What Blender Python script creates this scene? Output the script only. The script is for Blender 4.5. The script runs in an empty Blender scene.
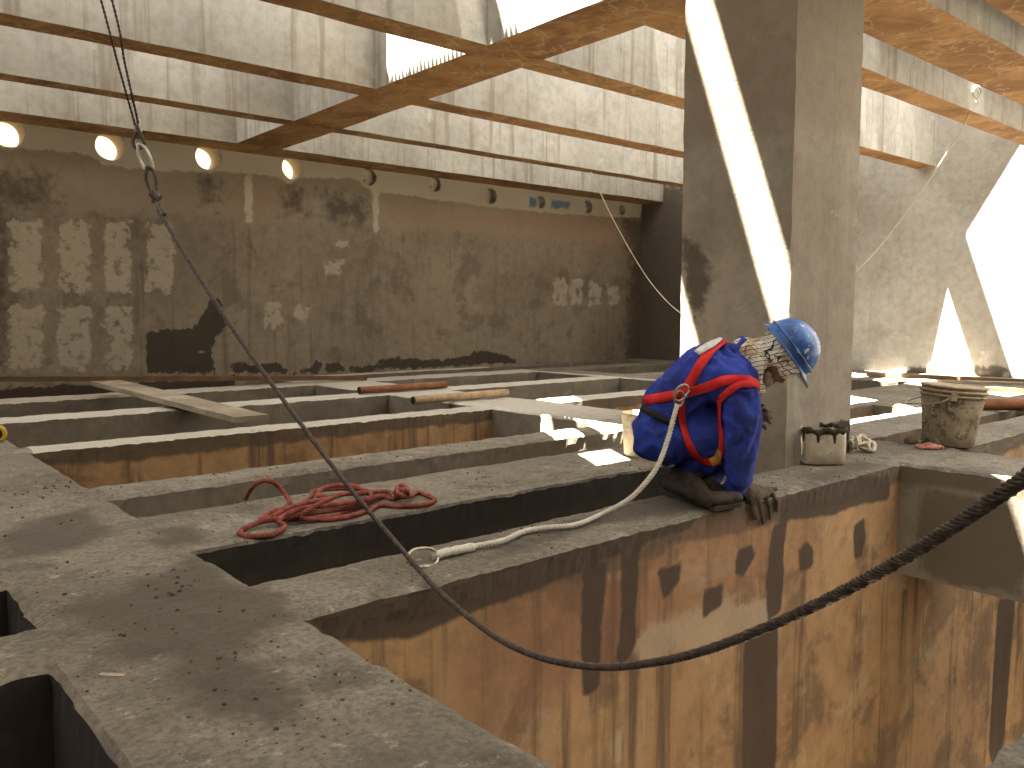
import bpy, bmesh, math, random
import numpy as np
from mathutils import Vector, Matrix, noise
from mathutils.bvhtree import BVHTree
random.seed(7)
S = bpy.context.scene
COL = S.collection

# ------------------------------------------------------------------ camera, sky, sun, exposure
EYE = Vector((0, 0, 0.9))
F_PX, PITCH, YAW = 828.8, 0.08398, 0.86209
cam = bpy.data.cameras.new('camera')
cam.sensor_width = 36.0
cam.lens = F_PX / 1024 * 36.0
cam.clip_start, cam.clip_end = 0.05, 200
camo = bpy.data.objects.new('camera', cam)
camo.location = EYE
camo.rotation_euler = (math.pi / 2 - PITCH, 0, YAW - math.pi / 2)
COL.objects.link(camo)
S.camera = camo

world = bpy.data.worlds.new('sky')
S.world = world
world.use_nodes = True
bg = world.node_tree.nodes['Background']
bg.inputs[0].default_value = (1.0, 0.975, 0.93, 1)
bg.inputs[1].default_value = 4.5

SUN = Vector((0.21, 0.0035, -1.0))          # direction the sunlight travels
sun = bpy.data.lights.new('sun', 'SUN')
sun.energy = 145.0
sun.angle = math.radians(0.12)
sun.color = (1.0, 0.95, 0.84)
suno = bpy.data.objects.new('sun', sun)
suno.rotation_euler = SUN.to_track_quat('-Z', 'Y').to_euler()
suno.location = (0, 0, 20)
COL.objects.link(suno)

S.view_settings.view_transform = 'Standard'
S.view_settings.look = 'None'
S.view_settings.exposure = 0.45
S.view_settings.gamma = 1.0
S.view_settings.use_curve_mapping = False

# ------------------------------------------------------------------ measuring helpers (points in the place from sight lines)
FW = Vector((math.cos(YAW) * math.cos(PITCH), math.sin(YAW) * math.cos(PITCH), -math.sin(PITCH)))
RT = Vector((math.sin(YAW), -math.cos(YAW), 0))
UP = RT.cross(FW)
def ray(x, y): return FW + RT * ((x - 512) / F_PX) - UP * ((y - 384) / F_PX)
def onz(x, y, z=0.0):
    d = ray(x, y); return EYE + d * ((z - EYE.z) / d.z)
def onx(x, y, X):
    d = ray(x, y); return EYE + d * (X / d.x)
def ony(x, y, Y):
    d = ray(x, y); return EYE + d * (Y / d.y)
def atd(x, y, dep): return EYE + ray(x, y) * dep
def V(*a): return Vector(a)

# ------------------------------------------------------------------ material helpers
def lin(r, g, b):
    f = lambda c: (c / 255 / 12.92) if c / 255 <= 0.04045 else ((c / 255 + 0.055) / 1.055) ** 2.4
    return (f(r), f(g), f(b), 1)
class NT:
    def __init__(s, name):
        s.m = bpy.data.materials.new(name); s.m.use_nodes = True
        s.t = s.m.node_tree; s.n = s.t.nodes; s.p = s.n['Principled BSDF']
        s.p.inputs['Roughness'].default_value = 0.85
        s.p.inputs['Specular IOR Level'].default_value = 0.3
        s.co = s.n.new('ShaderNodeTexCoord').outputs['Object']
    def link(s, a, b): s.t.links.new(a, b)
    def mapped(s, sc):
        m = s.n.new('ShaderNodeMapping'); m.inputs['Scale'].default_value = sc
        s.link(s.co, m.inputs[0]); return m.outputs[0]
    def noise(s, scale, detail=5, rough=0.6, sc=None, dist=0.0):
        t = s.n.new('ShaderNodeTexNoise'); t.inputs['Scale'].default_value = scale
        t.inputs['Detail'].default_value = detail; t.inputs['Roughness'].default_value = rough
        t.inputs['Distortion'].default_value = dist
        s.link(s.mapped(sc) if sc else s.co, t.inputs['Vector']); return t.outputs['Fac']
    def ramp(s, fac, a, b, ca=0.0, cb=1.0):
        r = s.n.new('ShaderNodeMapRange'); r.interpolation_type = 'SMOOTHSTEP'
        s.link(fac, r.inputs[0]); r.inputs[1].default_value = a; r.inputs[2].default_value = b
        r.inputs[3].default_value = ca; r.inputs[4].default_value = cb; return r.outputs[0]
    def math(s, op, a, b):
        r = s.n.new('ShaderNodeMath'); r.operation = op
        for i, v in enumerate((a, b)):
            if isinstance(v, (int, float)): r.inputs[i].default_value = v
            else: s.link(v, r.inputs[i])
        return r.outputs[0]
    def mix(s, fac, a, b, mode='MIX'):
        r = s.n.new('ShaderNodeMix'); r.data_type = 'RGBA'; r.blend_type = mode
        if isinstance(fac, (int, float)): r.inputs[0].default_value = fac
        else: s.link(fac, r.inputs[0])
        for i, v in ((6, a), (7, b)):
            if isinstance(v, tuple): r.inputs[i].default_value = v
            else: s.link(v, r.inputs[i])
        return r.outputs[2]
    def attr(s, name):
        a = s.n.new('ShaderNodeAttribute'); a.attribute_name = name; return a.outputs['Fac']
    def posz(s):
        g = s.n.new('ShaderNodeNewGeometry'); x = s.n.new('ShaderNodeSeparateXYZ')
        s.link(g.outputs['Position'], x.inputs[0]); return x.outputs
    def bump(s, h, strength=0.4, dist=0.01):
        b = s.n.new('ShaderNodeBump'); b.inputs['Strength'].default_value = strength
        b.inputs['Distance'].default_value = dist
        s.link(h, b.inputs['Height']); s.link(b.outputs[0], s.p.inputs['Normal'])
    def out(s, col, rough=None, metal=None):
        if isinstance(col, tuple): s.p.inputs['Base Color'].default_value = col
        else: s.link(col, s.p.inputs['Base Color'])
        if rough is not None:
            if isinstance(rough, (int, float)): s.p.inputs['Roughness'].default_value = rough
            else: s.link(rough, s.p.inputs['Roughness'])
        if metal is not None: s.p.inputs['Metallic'].default_value = metal
        return s.m

ALB = 0.55
def dull(r, g, b, k=0.3):
    r, g, b, a = lin(r, g, b); y = 0.3 * r + 0.6 * g + 0.1 * b
    return tuple((v + (y - v) * k) * ALB for v in (r, g, b)) + (1,)
def concrete(name, c1, c2, big=0.8, streak=None, dark=None, light=None, attrs=(), band=None, speck=None, drip=None, bump=0.5, bscale=30, rough=0.88, grain=False):
    t = NT(name)
    n1 = t.noise(big, 6, 0.62)
    col = t.mix(t.ramp(n1, 0.3, 0.7), dull(*c1), dull(*c2))
    n2 = t.noise(9, 6, 0.7)
    col = t.mix(t.ramp(n2, 0.35, 0.75, 0.0, 0.35), col, dull(*[int(c * 0.62) for c in c1]))
    if light:
        n = t.noise(2.3, 7, 0.7, dist=0.6)
        col = t.mix(t.ramp(n, light[1], light[1] + 0.08, 0.0, light[2]), col, dull(*light[0]))
    if dark:
        n = t.noise(1.7, 7, 0.65, dist=0.3)
        col = t.mix(t.ramp(n, dark[1], dark[1] + 0.1, 0.0, dark[2]), col, dull(*dark[0]))
    if grain:
        col = t.mix(t.ramp(t.noise(46, 4, 0.7), 0.40, 0.66, 0.0, 0.55), col, dull(*[int(c * 0.6) for c in c1]))
        col = t.mix(t.ramp(t.noise(5.5, 7, 0.72, dist=0.4), 0.52, 0.66, 0.0, 0.5), col, dull(*[int(c * 0.66) for c in c1]))
        col = t.mix(t.ramp(t.noise(17, 5, 0.7), 0.58, 0.7, 0.0, 0.6), col, dull(*[min(255, int(c * 1.25)) for c in c2]))
    if streak:                                       # vertical run marks
        n = t.noise(1.0, 5, 0.6, sc=(9, 9, 0.45))
        col = t.mix(t.ramp(n, streak[1], streak[1] + 0.18, 0.0, streak[2]), col, dull(*streak[0]))
    if drip:
        n = t.noise(1.0, 6, 0.7, sc=(22, 22, 0.8))
        col = t.mix(t.ramp(n, drip[1], drip[1] + 0.1, 0.0, drip[2]), col, dull(*drip[0]))
    if band:                                         # damp band under the top edge
        z = t.posz()[2]; nb = t.noise(3.0, 5, 0.6)
        h = t.math('ADD', z, t.math('MULTIPLY', t.math('SUBTRACT', nb, 0.5), band[2]))
        col = t.mix(t.ramp(h, -band[1] - 0.02, -band[1] + 0.02, 0.0, band[3]), col, dull(*band[0]))
    for an, ac, amp, soft, st in attrs:
        na = t.noise(7, 6, 0.65)
        d = t.math('ADD', t.attr(an), t.math('MULTIPLY', t.math('SUBTRACT', na, 0.5), amp))
        col = t.mix(t.ramp(d, -soft, soft, 0.0, st), col, dull(*ac))
    if speck:
        v = t.n.new('ShaderNodeTexVoronoi'); v.inputs['Scale'].default_value = speck[1]
        t.link(t.co, v.inputs['Vector'])
        nn = t.noise(2.0, 3)
        d = t.math('ADD', v.outputs['Distance'], t.math('MULTIPLY', t.math('SUBTRACT', 0.62, nn), 1.2))
        col = t.mix(t.ramp(d, 0.10, 0.2, 0.75, 0.0), col, dull(*speck[0]))
    nb1 = t.noise(bscale, 8, 0.75); nb2 = t.noise(4, 5, 0.6)
    t.bump(t.math('ADD', nb1, nb2), bump, 0.015)
    return t.out(col, rough)

M = {}
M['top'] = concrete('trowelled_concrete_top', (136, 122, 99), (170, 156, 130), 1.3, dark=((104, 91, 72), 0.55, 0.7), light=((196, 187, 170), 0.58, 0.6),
                    attrs=[('dust_and_light', (222, 212, 190), 1.2, 0.5, 0.8), ('wet_dark', (92, 79, 61), 0.22, 0.06, 0.8)], speck=((45, 38, 30), 30), grain=True, bump=1.0, bscale=26)
M['cellwall'] = concrete('cell_wall_concrete', (178, 124, 48), (220, 164, 78), 1.1, streak=((98, 68, 36), 0.50, 0.8), light=((214, 184, 130), 0.57, 0.6), dark=((112, 84, 50), 0.5, 0.6), drip=((196, 170, 124), 0.6, 0.6),
                         band=((92, 76, 54), 0.13, 0.18, 0.85), attrs=[('rust', (160, 98, 54), 0.7, 0.2, 0.55), ('pale', (206, 176, 128), 0.3, 0.04, 0.7), ('wet_dark', (84, 62, 38), 0.05, 0.012, 0.95), ('cell_shade', (46, 36, 25), 0.05, 0.02, 0.95)], bump=0.35)
M['greyface'] = concrete('grey_beam_face', (128, 113, 90), (150, 136, 110), 1.0, streak=((92, 76, 54), 0.56, 0.5), light=((182, 168, 140), 0.62, 0.6), attrs=[('cell_shade', (46, 36, 25), 0.05, 0.02, 0.95), ('wet_dark', (104, 88, 66), 0.1, 0.02, 0.85), ('pale', (182, 168, 140), 0.1, 0.02, 0.6)], bump=0.35)
M['backwall'] = concrete('tank_wall_concrete', (146, 126, 97), (170, 150, 117), 0.5, streak=((98, 80, 56), 0.55, 0.45), dark=((104, 87, 62), 0.52, 0.5),
                         attrs=[('zone', (168, 148, 116), 0.5, 0.1, 0.7), ('rust', (168, 116, 74), 0.9, 0.25, 0.5), ('dark_tone', (70, 55, 38), 0.9, 0.2, 0.75),
                                ('pale', (212, 196, 164), 0.34, 0.02, 0.55), ('plaster', (214, 198, 168), 0.16, 0.02, 0.75), ('blue', (62, 118, 160), 0.2, 0.03, 0.9), ('wet_dark', (64, 49, 34), 0.22, 0.012, 0.9)], bump=0.35)
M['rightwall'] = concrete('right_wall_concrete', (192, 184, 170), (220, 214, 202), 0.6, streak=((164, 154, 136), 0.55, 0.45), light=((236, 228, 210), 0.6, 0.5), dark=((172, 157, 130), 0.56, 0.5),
                          attrs=[('wet_dark', (96, 78, 54), 0.25, 0.03, 0.9), ('dark_tone', (84, 66, 44), 0.7, 0.15, 0.85)], bump=0.3)
M['beamface'] = concrete('roof_beam_face', (182, 174, 158), (214, 207, 192), 0.6, streak=((146, 128, 100), 0.50, 0.65), light=((236, 228, 210), 0.62, 0.5), dark=((168, 150, 118), 0.58, 0.5), bump=0.3)
M['pillar'] = concrete('pillar_concrete', (150, 133, 106), (178, 161, 132), 0.9, streak=((120, 100, 72), 0.58, 0.45), light=((196, 182, 152), 0.6, 0.4),
                       attrs=[('form', (136, 110, 74), 0.35, 0.12, 0.55), ('wet_dark', (82, 66, 47), 0.25, 0.03, 0.85), ('mortar', (56, 44, 33), 0.12, 0.01, 0.95)], bump=0.35)
# soffits: rust-brown with wavy reflected light painted in as pale lines
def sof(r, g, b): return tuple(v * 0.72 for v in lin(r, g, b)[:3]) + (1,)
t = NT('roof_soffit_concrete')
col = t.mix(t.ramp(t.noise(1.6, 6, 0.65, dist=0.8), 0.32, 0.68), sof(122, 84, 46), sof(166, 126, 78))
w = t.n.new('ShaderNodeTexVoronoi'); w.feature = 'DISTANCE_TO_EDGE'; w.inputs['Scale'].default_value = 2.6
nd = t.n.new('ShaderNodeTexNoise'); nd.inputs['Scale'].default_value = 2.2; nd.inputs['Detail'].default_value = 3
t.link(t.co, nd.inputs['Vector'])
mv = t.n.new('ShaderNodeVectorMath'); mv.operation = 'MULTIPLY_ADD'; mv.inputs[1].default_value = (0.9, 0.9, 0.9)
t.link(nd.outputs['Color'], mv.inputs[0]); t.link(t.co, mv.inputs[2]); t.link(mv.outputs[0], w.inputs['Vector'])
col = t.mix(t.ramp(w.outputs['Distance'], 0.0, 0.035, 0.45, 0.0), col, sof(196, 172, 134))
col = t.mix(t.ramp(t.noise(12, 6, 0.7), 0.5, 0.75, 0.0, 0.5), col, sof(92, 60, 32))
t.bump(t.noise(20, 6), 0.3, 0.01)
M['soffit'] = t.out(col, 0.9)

def obj_col(r, g, b): return tuple(v * 0.62 for v in lin(r, g, b)[:3]) + (1,)
def simple(name, c1, c2, scale=8, rough=0.7, metal=0.0, bump=0.0, bscale=40, spots=None, stretch=None):
    t = NT(name)
    col = t.mix(t.ramp(t.noise(scale, 5, 0.65, sc=stretch), 0.35, 0.68), obj_col(*c1), obj_col(*c2))
    if spots:
        for c, thr, st, sc in spots:
            col = t.mix(t.ramp(t.noise(sc, 6, 0.7), thr, thr + 0.06, 0.0, st), col, obj_col(*c))
    if bump: t.bump(t.noise(bscale, 6, 0.7), bump, 0.004)
    return t.out(col, rough, metal)
M['blue'] = simple('blue_cotton', (36, 52, 138), (46, 68, 168), 5, 0.9, bump=0.9, bscale=16, spots=[((30, 36, 84), 0.52, 0.55, 4), ((26, 26, 48), 0.6, 0.5, 9)])  # navy blotches: grime, and shade put into the cloth colour
M['red'] = simple('red_webbing', (196, 26, 24), (222, 40, 34), 20, 0.8, bump=0.4, bscale=200)
M['black'] = simple('black_webbing', (30, 27, 27), (42, 38, 36), 20, 0.85, bump=0.3, bscale=200)
M['label_pad'] = simple('pale_grey_pad', (196, 192, 190), (222, 218, 214), 30, 0.7)
M['tan_pad'] = simple('tan_strap_pad', (168, 116, 46), (186, 134, 60), 20, 0.7)
M['skin'] = simple('dark_skin', (98, 62, 44), (112, 72, 52), 20, 0.6, bump=0.2, bscale=90)
M['eye'] = simple('eye_white', (212, 202, 190), (222, 212, 200), 5, 0.3)
M['pupil'] = simple('eye_dark', (26, 18, 14), (30, 20, 16), 5, 0.25)
M['beard'] = simple('grey_beard', (150, 138, 124), (190, 178, 164), 40, 0.9, bump=0.8, bscale=150)
M['glove'] = simple('muddy_glove', (72, 60, 48), (104, 90, 74), 16, 0.95, bump=0.7, bscale=60)
M['boot'] = simple('muddy_leather', (44, 34, 26), (66, 51, 37), 10, 0.8, bump=0.5, bscale=60)
M['sole'] = simple('rubber_sole', (42, 33, 26), (60, 50, 40), 14, 0.9, bump=0.4)
M['steel'] = simple('worn_steel', (170, 164, 152), (200, 194, 182), 18, 0.35, 0.85)
M['helmet'] = simple('blue_helmet_shell', (44, 96, 168), (62, 118, 188), 4, 0.32, spots=[((40, 60, 96), 0.56, 0.6, 6), ((214, 216, 218), 0.57, 0.85, 20)])
M['helmet_dark'] = simple('helmet_trim', (34, 34, 40), (46, 46, 52), 8, 0.5)
M['wood'] = simple('weathered_plank', (140, 128, 108), (176, 164, 142), 3, 0.9, bump=0.4, bscale=30, stretch=(1, 1, 6), spots=[((110, 88, 60), 0.6, 0.5, 5)])
M['wood_pale'] = simple('pale_timber', (124, 98, 70), (150, 122, 90), 3, 0.9, bump=0.4, bscale=30, spots=[((130, 96, 58), 0.6, 0.5, 4)])
M['wood_brown'] = simple('brown_timber', (92, 68, 46), (118, 90, 62), 3, 0.9, bump=0.4, bscale=30)
M['rust'] = simple('rusty_pipe_steel', (122, 76, 48), (152, 100, 64), 9, 0.85, bump=0.5, spots=[((92, 54, 32), 0.6, 0.6, 14)])
M['palepipe'] = simple('dusty_pipe', (164, 138, 106), (196, 170, 134), 9, 0.85, bump=0.4, spots=[((124, 84, 54), 0.6, 0.6, 14)])
M['hole_dark'] = simple('pipe_mouth_dark', (30, 24, 20), (40, 32, 26), 9, 0.9)
M['bucket'] = simple('cement_crusted_plastic', (140, 126, 100), (172, 156, 126), 7, 0.9, bump=0.8, bscale=30, spots=[((88, 76, 56), 0.5, 0.75, 9), ((206, 192, 164), 0.58, 0.7, 17), ((66, 54, 40), 0.6, 0.8, 26)])
M['bucket_rim'] = simple('bucket_rim_plastic', (150, 132, 104), (184, 164, 132), 9, 0.8, bump=0.5, spots=[((100, 82, 58), 0.58, 0.7, 12)])
M['bucket_in'] = simple('bucket_inside_cement', (112, 96, 72), (138, 120, 92), 9, 0.95, bump=0.6)
M['whitepail'] = simple('splashed_white_plastic', (190, 176, 150), (224, 212, 190), 9, 0.8, bump=1.0, bscale=26, spots=[((150, 126, 94), 0.52, 0.7, 5), ((96, 74, 50), 0.58, 0.85, 9), ((70, 56, 40), 0.64, 0.8, 20)])
M['mortar'] = simple('fresh_mortar', (56, 46, 34), (80, 67, 50), 20, 0.95, bump=0.9)
M['pinkrag'] = simple('faded_pink_cloth', (176, 112, 100), (200, 140, 124), 14, 0.95, bump=0.5)
M['yellow'] = simple('yellow_plastic', (206, 168, 40), (220, 184, 58), 8, 0.5)
M['lanyard'] = simple('white_rope_fibre', (204, 196, 180), (226, 220, 206), 60, 0.95, bump=0.5, bscale=300)
M['redrope'] = simple('faded_red_rope_fibre', (128, 62, 52), (174, 98, 84), 22, 0.95, bump=1.0, bscale=200, spots=[((108, 62, 52), 0.56, 0.6, 16)])
M['wire_rope'] = simple('greasy_wire_rope', (62, 52, 46), (96, 84, 74), 60, 0.5, 0.4)
M['thinwire'] = simple('pale_cord', (206, 196, 172), (220, 210, 188), 20, 0.8)
M['whiterope'] = simple('cream_rope_fibre', (222, 208, 180), (240, 230, 206), 30, 0.95, spots=[((164, 124, 78), 0.58, 0.7, 18)])
M['crumbs'] = simple('dirt_crumbs', (62, 52, 40), (106, 92, 72), 30, 0.95)
M['ground'] = simple('outside_sand', (112, 94, 62), (128, 108, 74), 0.5, 0.95)
# chequered headscarf
t = NT('chequered_scarf_cloth')
uv = t.n.new('ShaderNodeTexCoord').outputs['Object']
sx = t.n.new('ShaderNodeSeparateXYZ'); t.link(t.mapped((46, 46, 46)), sx.inputs[0])
def tri(v): return t.math('PINGPONG', v, 0.5)
a = t.ramp(tri(t.math('ADD', sx.outputs[0], sx.outputs[1])), 0.05, 0.10, 1, 0)
b = t.ramp(tri(t.math('ADD', sx.outputs[2], t.math('MULTIPLY', sx.outputs[1], 0.3))), 0.05, 0.10, 1, 0)
col = t.mix(t.ramp(t.noise(9, 4), 0.48, 0.62), obj_col(240, 232, 218), obj_col(190, 166, 134))
col = t.mix(t.math('MAXIMUM', a, b), col, obj_col(40, 34, 32))
t.bump(t.noise(25, 4), 0.5, 0.01)
M['scarf'] = t.out(col, 0.95)

# ------------------------------------------------------------------ object helpers
def tag(o, label=None, cat=None, group=None, kind=None):
    if label: o['label'] = label
    if cat: o['category'] = cat
    if group: o['group'] = group
    if kind: o['kind'] = kind
    return o
def empty(name, loc, label=None, cat=None, group=None, kind=None):
    o = bpy.data.objects.new(name, None); o.location = loc; o.empty_display_size = 0.1
    COL.objects.link(o); return tag(o, label, cat, group, kind)
def wpos(o):
    p = Vector(o.location)
    while o.parent: o = o.parent; p += o.location
    return p
def mesh(name, verts, faces, mats, parent=None, smooth=False, mi=None, base=None, attrs=None):
    """verts in world space; the object's origin is put at base (or at its parent's)"""
    verts = np.asarray([tuple(v) for v in verts], dtype=float).reshape(-1, 3)
    if base is None: base = wpos(parent) if parent else Vector((0, 0, 0))
    me = bpy.data.meshes.new(name)
    me.from_pydata((verts - np.array(base)).tolist(), [], [list(map(int, f)) for f in faces])
    for m in (mats if isinstance(mats, (list, tuple)) else [mats]): me.materials.append(m)
    if mi is not None: me.polygons.foreach_set('material_index', np.asarray(mi, dtype=np.int32))
    me.polygons.foreach_set('use_smooth', [smooth] * len(me.polygons))
    for k, arr in (attrs or {}).items():
        a = me.attributes.new(k, 'FLOAT', 'POINT'); a.data.foreach_set('value', np.asarray(arr, dtype=np.float32))
    me.update()
    o = bpy.data.objects.new(name, me); COL.objects.link(o)
    if parent: o.parent = parent; o.location = Vector(base) - wpos(parent)
    else: o.location = base
    return o
class MB:
    def __init__(s): s.v = []; s.f = []; s.mi = []
    def add(s, v, f, mi=0):
        k = len(s.v); s.v += [Vector(p) for p in v]; s.f += [[i + k for i in q] for q in f]; s.mi += [mi] * len(f); return s
    def build(s, name, mats, parent=None, smooth=False, base=None):
        return mesh(name, s.v, s.f, mats, parent, smooth, s.mi, base)
def frames(pts):
    pts = [Vector(p) for p in pts]; n = len(pts); T = []
    for i in range(n):
        d = pts[min(i + 1, n - 1)] - pts[max(i - 1, 0)]
        T.append(d.normalized() if d.length > 1e-9 else Vector((1, 0, 0)))
    a = Vector((0, 0, 1)) if abs(T[0].z) < 0.9 else Vector((1, 0, 0))
    u = T[0].cross(a).normalized(); U = []
    for i in range(n):
        u = (u - T[i] * u.dot(T[i])); u = u.normalized() if u.length > 1e-6 else T[i].orthogonal().normalized(); U.append(u.copy())
    return pts, T, U
def tube(mb, pts, rad, seg=8, mi=0, cap=True, closed=False):
    pts, T, U = frames(pts); n = len(pts); vs = []; fs = []
    rr = rad if isinstance(rad, (list, tuple)) else [rad] * n
    for i in range(n):
        w = T[i].cross(U[i])
        for k in range(seg):
            a = 2 * math.pi * k / seg
            vs.append(pts[i] + (U[i] * math.cos(a) + w * math.sin(a)) * rr[i])
    for i in range(n - 1 + (1 if closed else 0)):
        j = (i + 1) % n
        for k in range(seg):
            fs.append([i * seg + k, i * seg + (k + 1) % seg, j * seg + (k + 1) % seg, j * seg + k])
    if cap and not closed:
        fs.append(list(range(seg))[::-1]); fs.append([(n - 1) * seg + k for k in range(seg)])
    mb.add(vs, fs, mi); return mb
def spline(pts, step):
    """Catmull-Rom through pts, resampled at even steps"""
    P = [Vector(p) for p in pts]; Q = []
    for i in range(len(P) - 1):
        p0 = P[max(i - 1, 0)]; p1 = P[i]; p2 = P[i + 1]; p3 = P[min(i + 2, len(P) - 1)]
        for k in range(24):
            t = k / 24
            Q.append(0.5 * ((2 * p1) + (p2 - p0) * t + (2 * p0 - 5 * p1 + 4 * p2 - p3) * t * t + (3 * p1 - p0 - 3 * p2 + p3) * t ** 3))
    Q.append(P[-1]); out = [Q[0]]; acc = 0
    for a, b in zip(Q, Q[1:]):
        L = (b - a).length
        while L > 0 and acc + L >= step:
            a = a + (b - a) * ((step - acc) / L); L = (b - a).length; acc = 0; out.append(a.copy())
        acc += L
    out.append(P[-1]); return out
def rope(mb, path, rad, pitch, strands=3, step=None, seg=6, mi=0):
    step = step or pitch / 9
    pts, T, U = frames(spline(path, step)); L = 0
    rs = rad * (0.54 if strands == 3 else 0.36); ro = rad - rs
    cols = [[] for _ in range(strands)]
    for i, p in enumerate(pts):
        if i: L += (pts[i] - pts[i - 1]).length
        w = T[i].cross(U[i])
        for s_ in range(strands):
            a = 2 * math.pi * (L / pitch + s_ / strands)
            cols[s_].append(p + (U[i] * math.cos(a) + w * math.sin(a)) * ro)
    for c in cols: tube(mb, c, rs, seg, mi)
    return mb
def lathe(mb, prof, cen, axis=V(0, 0, 1), seg=32, mi=0, wob=0.0, sq=None):
    """prof: (radius, height) pairs swept round axis at cen; sq = superellipse exponent for a rounded-square section"""
    ax = Vector(axis).normalized(); u = ax.orthogonal().normalized(); w = ax.cross(u); vs = []; fs = []
    for r, h in prof:
        for k in range(seg):
            a = 2 * math.pi * k / seg; c, s_ = math.cos(a), math.sin(a); rr = r
            if sq: rr = r / (abs(c) ** sq + abs(s_) ** sq) ** (1 / sq)
            p = Vector(cen) + ax * h + (u * c + w * s_) * rr
            if wob: p += (u * c + w * s_) * noise.noise(p * 9) * wob
            vs.append(p)
    n = len(prof)
    for i in range(n - 1):
        for k in range(seg):
            fs.append([i * seg + k, i * seg + (k + 1) % seg, (i + 1) * seg + (k + 1) % seg, (i + 1) * seg + k])
    if prof[0][0] > 1e-4: fs.append(list(range(seg))[::-1])
    if prof[-1][0] > 1e-4: fs.append([(n - 1) * seg + k for k in range(seg)])
    mb.add(vs, fs, mi); return mb
def plank(mb, a, b, wid, th, mi=0, side=None, n=10, rough=0.004):
    """a board from a to b (centre line of its top face)"""
    a, b = Vector(a), Vector(b); d = (b - a).normalized()
    s_ = (Vector(side) if side else d.cross(V(0, 0, 1))).normalized(); up = s_.cross(d).normalized()
    if up.z < 0: up = -up
    vs = []; fs = []
    for i in range(n + 1):
        p = a.lerp(b, i / n)
        for (x, y) in ((-1, 0), (1, 0), (1, -1), (-1, -1)):
            q = p + s_ * (wid / 2 * x) + up * (th * y)
            vs.append(q + Vector(noise.noise_vector(q * 6)) * rough)
    for i in range(n):
        for k in range(4):
            fs.append([i * 4 + k, i * 4 + (k + 1) % 4, i * 4 + 4 + (k + 1) % 4, i * 4 + 4 + k])
    fs += [[3, 2, 1, 0], [n * 4, n * 4 + 1, n * 4 + 2, n * 4 + 3]]
    mb.add(vs, fs, mi); return mb
def sdf(P, poly):
    """signed distance of Nx2 points to a polygon, positive inside"""
    P = np.asarray(P, float); poly = np.asarray(poly, float); n = len(poly)
    d = np.full(len(P), 1e9); ins = np.zeros(len(P), bool)
    for i in range(n):
        a, b = poly[i], poly[(i + 1) % n]; e = b - a; w = P - a
        t_ = np.clip((w @ e) / max(e @ e, 1e-12), 0, 1)
        d = np.minimum(d, np.hypot(*(w - t_[:, None] * e).T))
        c = (a[1] > P[:, 1]) != (b[1] > P[:, 1])
        with np.errstate(divide='ignore', invalid='ignore'):
            ins ^= c & (P[:, 0] < (b[0] - a[0]) * (P[:, 1] - a[1]) / (b[1] - a[1] + 1e-15) + a[0])
    return np.where(ins, d, -d)
def sdfs(P, polys):
    r = np.full(len(P), -9.0)
    for q in polys: r = np.maximum(r, sdf(P, q))
    return r

# ------------------------------------------------------------------ floor: a grid of concrete beams over deep cells
VOID = [  # x0, x1, y0, y1, depth of solid (0 = open cell)
    (1.10, 5.02, 0.60, 2.24, 0), (5.02, 5.80, 0.60, 2.24, 0.68), (5.80, 9.0, 0.60, 2.24, 0),
    (1.10, 5.02, 2.64, 3.137, 0), (1.10, 5.02, 3.85, 4.335, 0), (1.10, 5.02, 4.667, 6.15, 0),
    (1.10, 5.02, 6.46, 8.0, 0), (1.10, 5.02, 8.42, 9.75, 0), (1.10, 5.02, 10.35, 11.15, 0),
    (5.85, 8.9, 2.64, 2.87, 0), (5.85, 8.2, 3.5, 3.95, 0), (5.85, 8.9, 4.6, 6.15, 0), (5.85, 8.9, 6.5, 8.0, 0),
    (5.85, 8.9, 8.42, 9.75, 0), (9.6, 11.2, 4.9, 6.3, 0), (9.6, 12.4, 6.6, 8.0, 0), (9.6, 12.4, 8.42, 9.75, 0),
    (5.85, 12.4, 10.35, 11.0, 0), (-6.0, 0.475, 2.66, 3.14, 0), (-2.0, 0.44, 1.0, 2.33, 0), (-2.0, 0.44, 3.6, 6.0, 0)]
DEEP = 3.2
def lines(brk, fn):
    out = []
    for a, b in zip(brk, brk[1:]):
        n = max(1, math.ceil((b - a) / fn((a + b) / 2) - 1e-6)); out += [a + (b - a) * i / n for i in range(n)]
    return np.array(out + [brk[-1]])
bx = sorted({-6.0, -2.0, 13.0, 1.10, 0.0, 1.5, 3.0} | {v for q in VOID for v in q[:2]})
by = sorted({-5.0, 11.15} | {v for q in VOID for v in q[2:4]})
XL = lines(bx, lambda c: 0.03 if 0.0 < c < 5.85 else (0.08 if c < 9 else 0.2))
YL = lines(by, lambda c: 0.4 if c < -0.2 else (0.04 if c < 4.7 else (0.08 if c < 8.5 else 0.15)))
xc, yc = (XL[:-1] + XL[1:]) / 2, (YL[:-1] + YL[1:]) / 2
DEP = np.full((len(xc), len(yc)), DEEP)
for x0, x1, y0, y1, d in VOID:
    DEP[np.ix_((xc > x0) & (xc < x1), (yc > y0) & (yc < y1))] = d
fv, ff, fm, fk = [], [], [], []
idx = {}
def edge_near(x, y):
    i = np.searchsorted(XL, x - 1e-6); j = np.searchsorted(YL, y - 1e-6)
    ds = [DEP[a, b] for a in (i - 1, i) for b in (j - 1, j) if 0 <= a < DEP.shape[0] and 0 <= b < DEP.shape[1]]
    return min(ds) < 0.1 if ds else False
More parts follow.
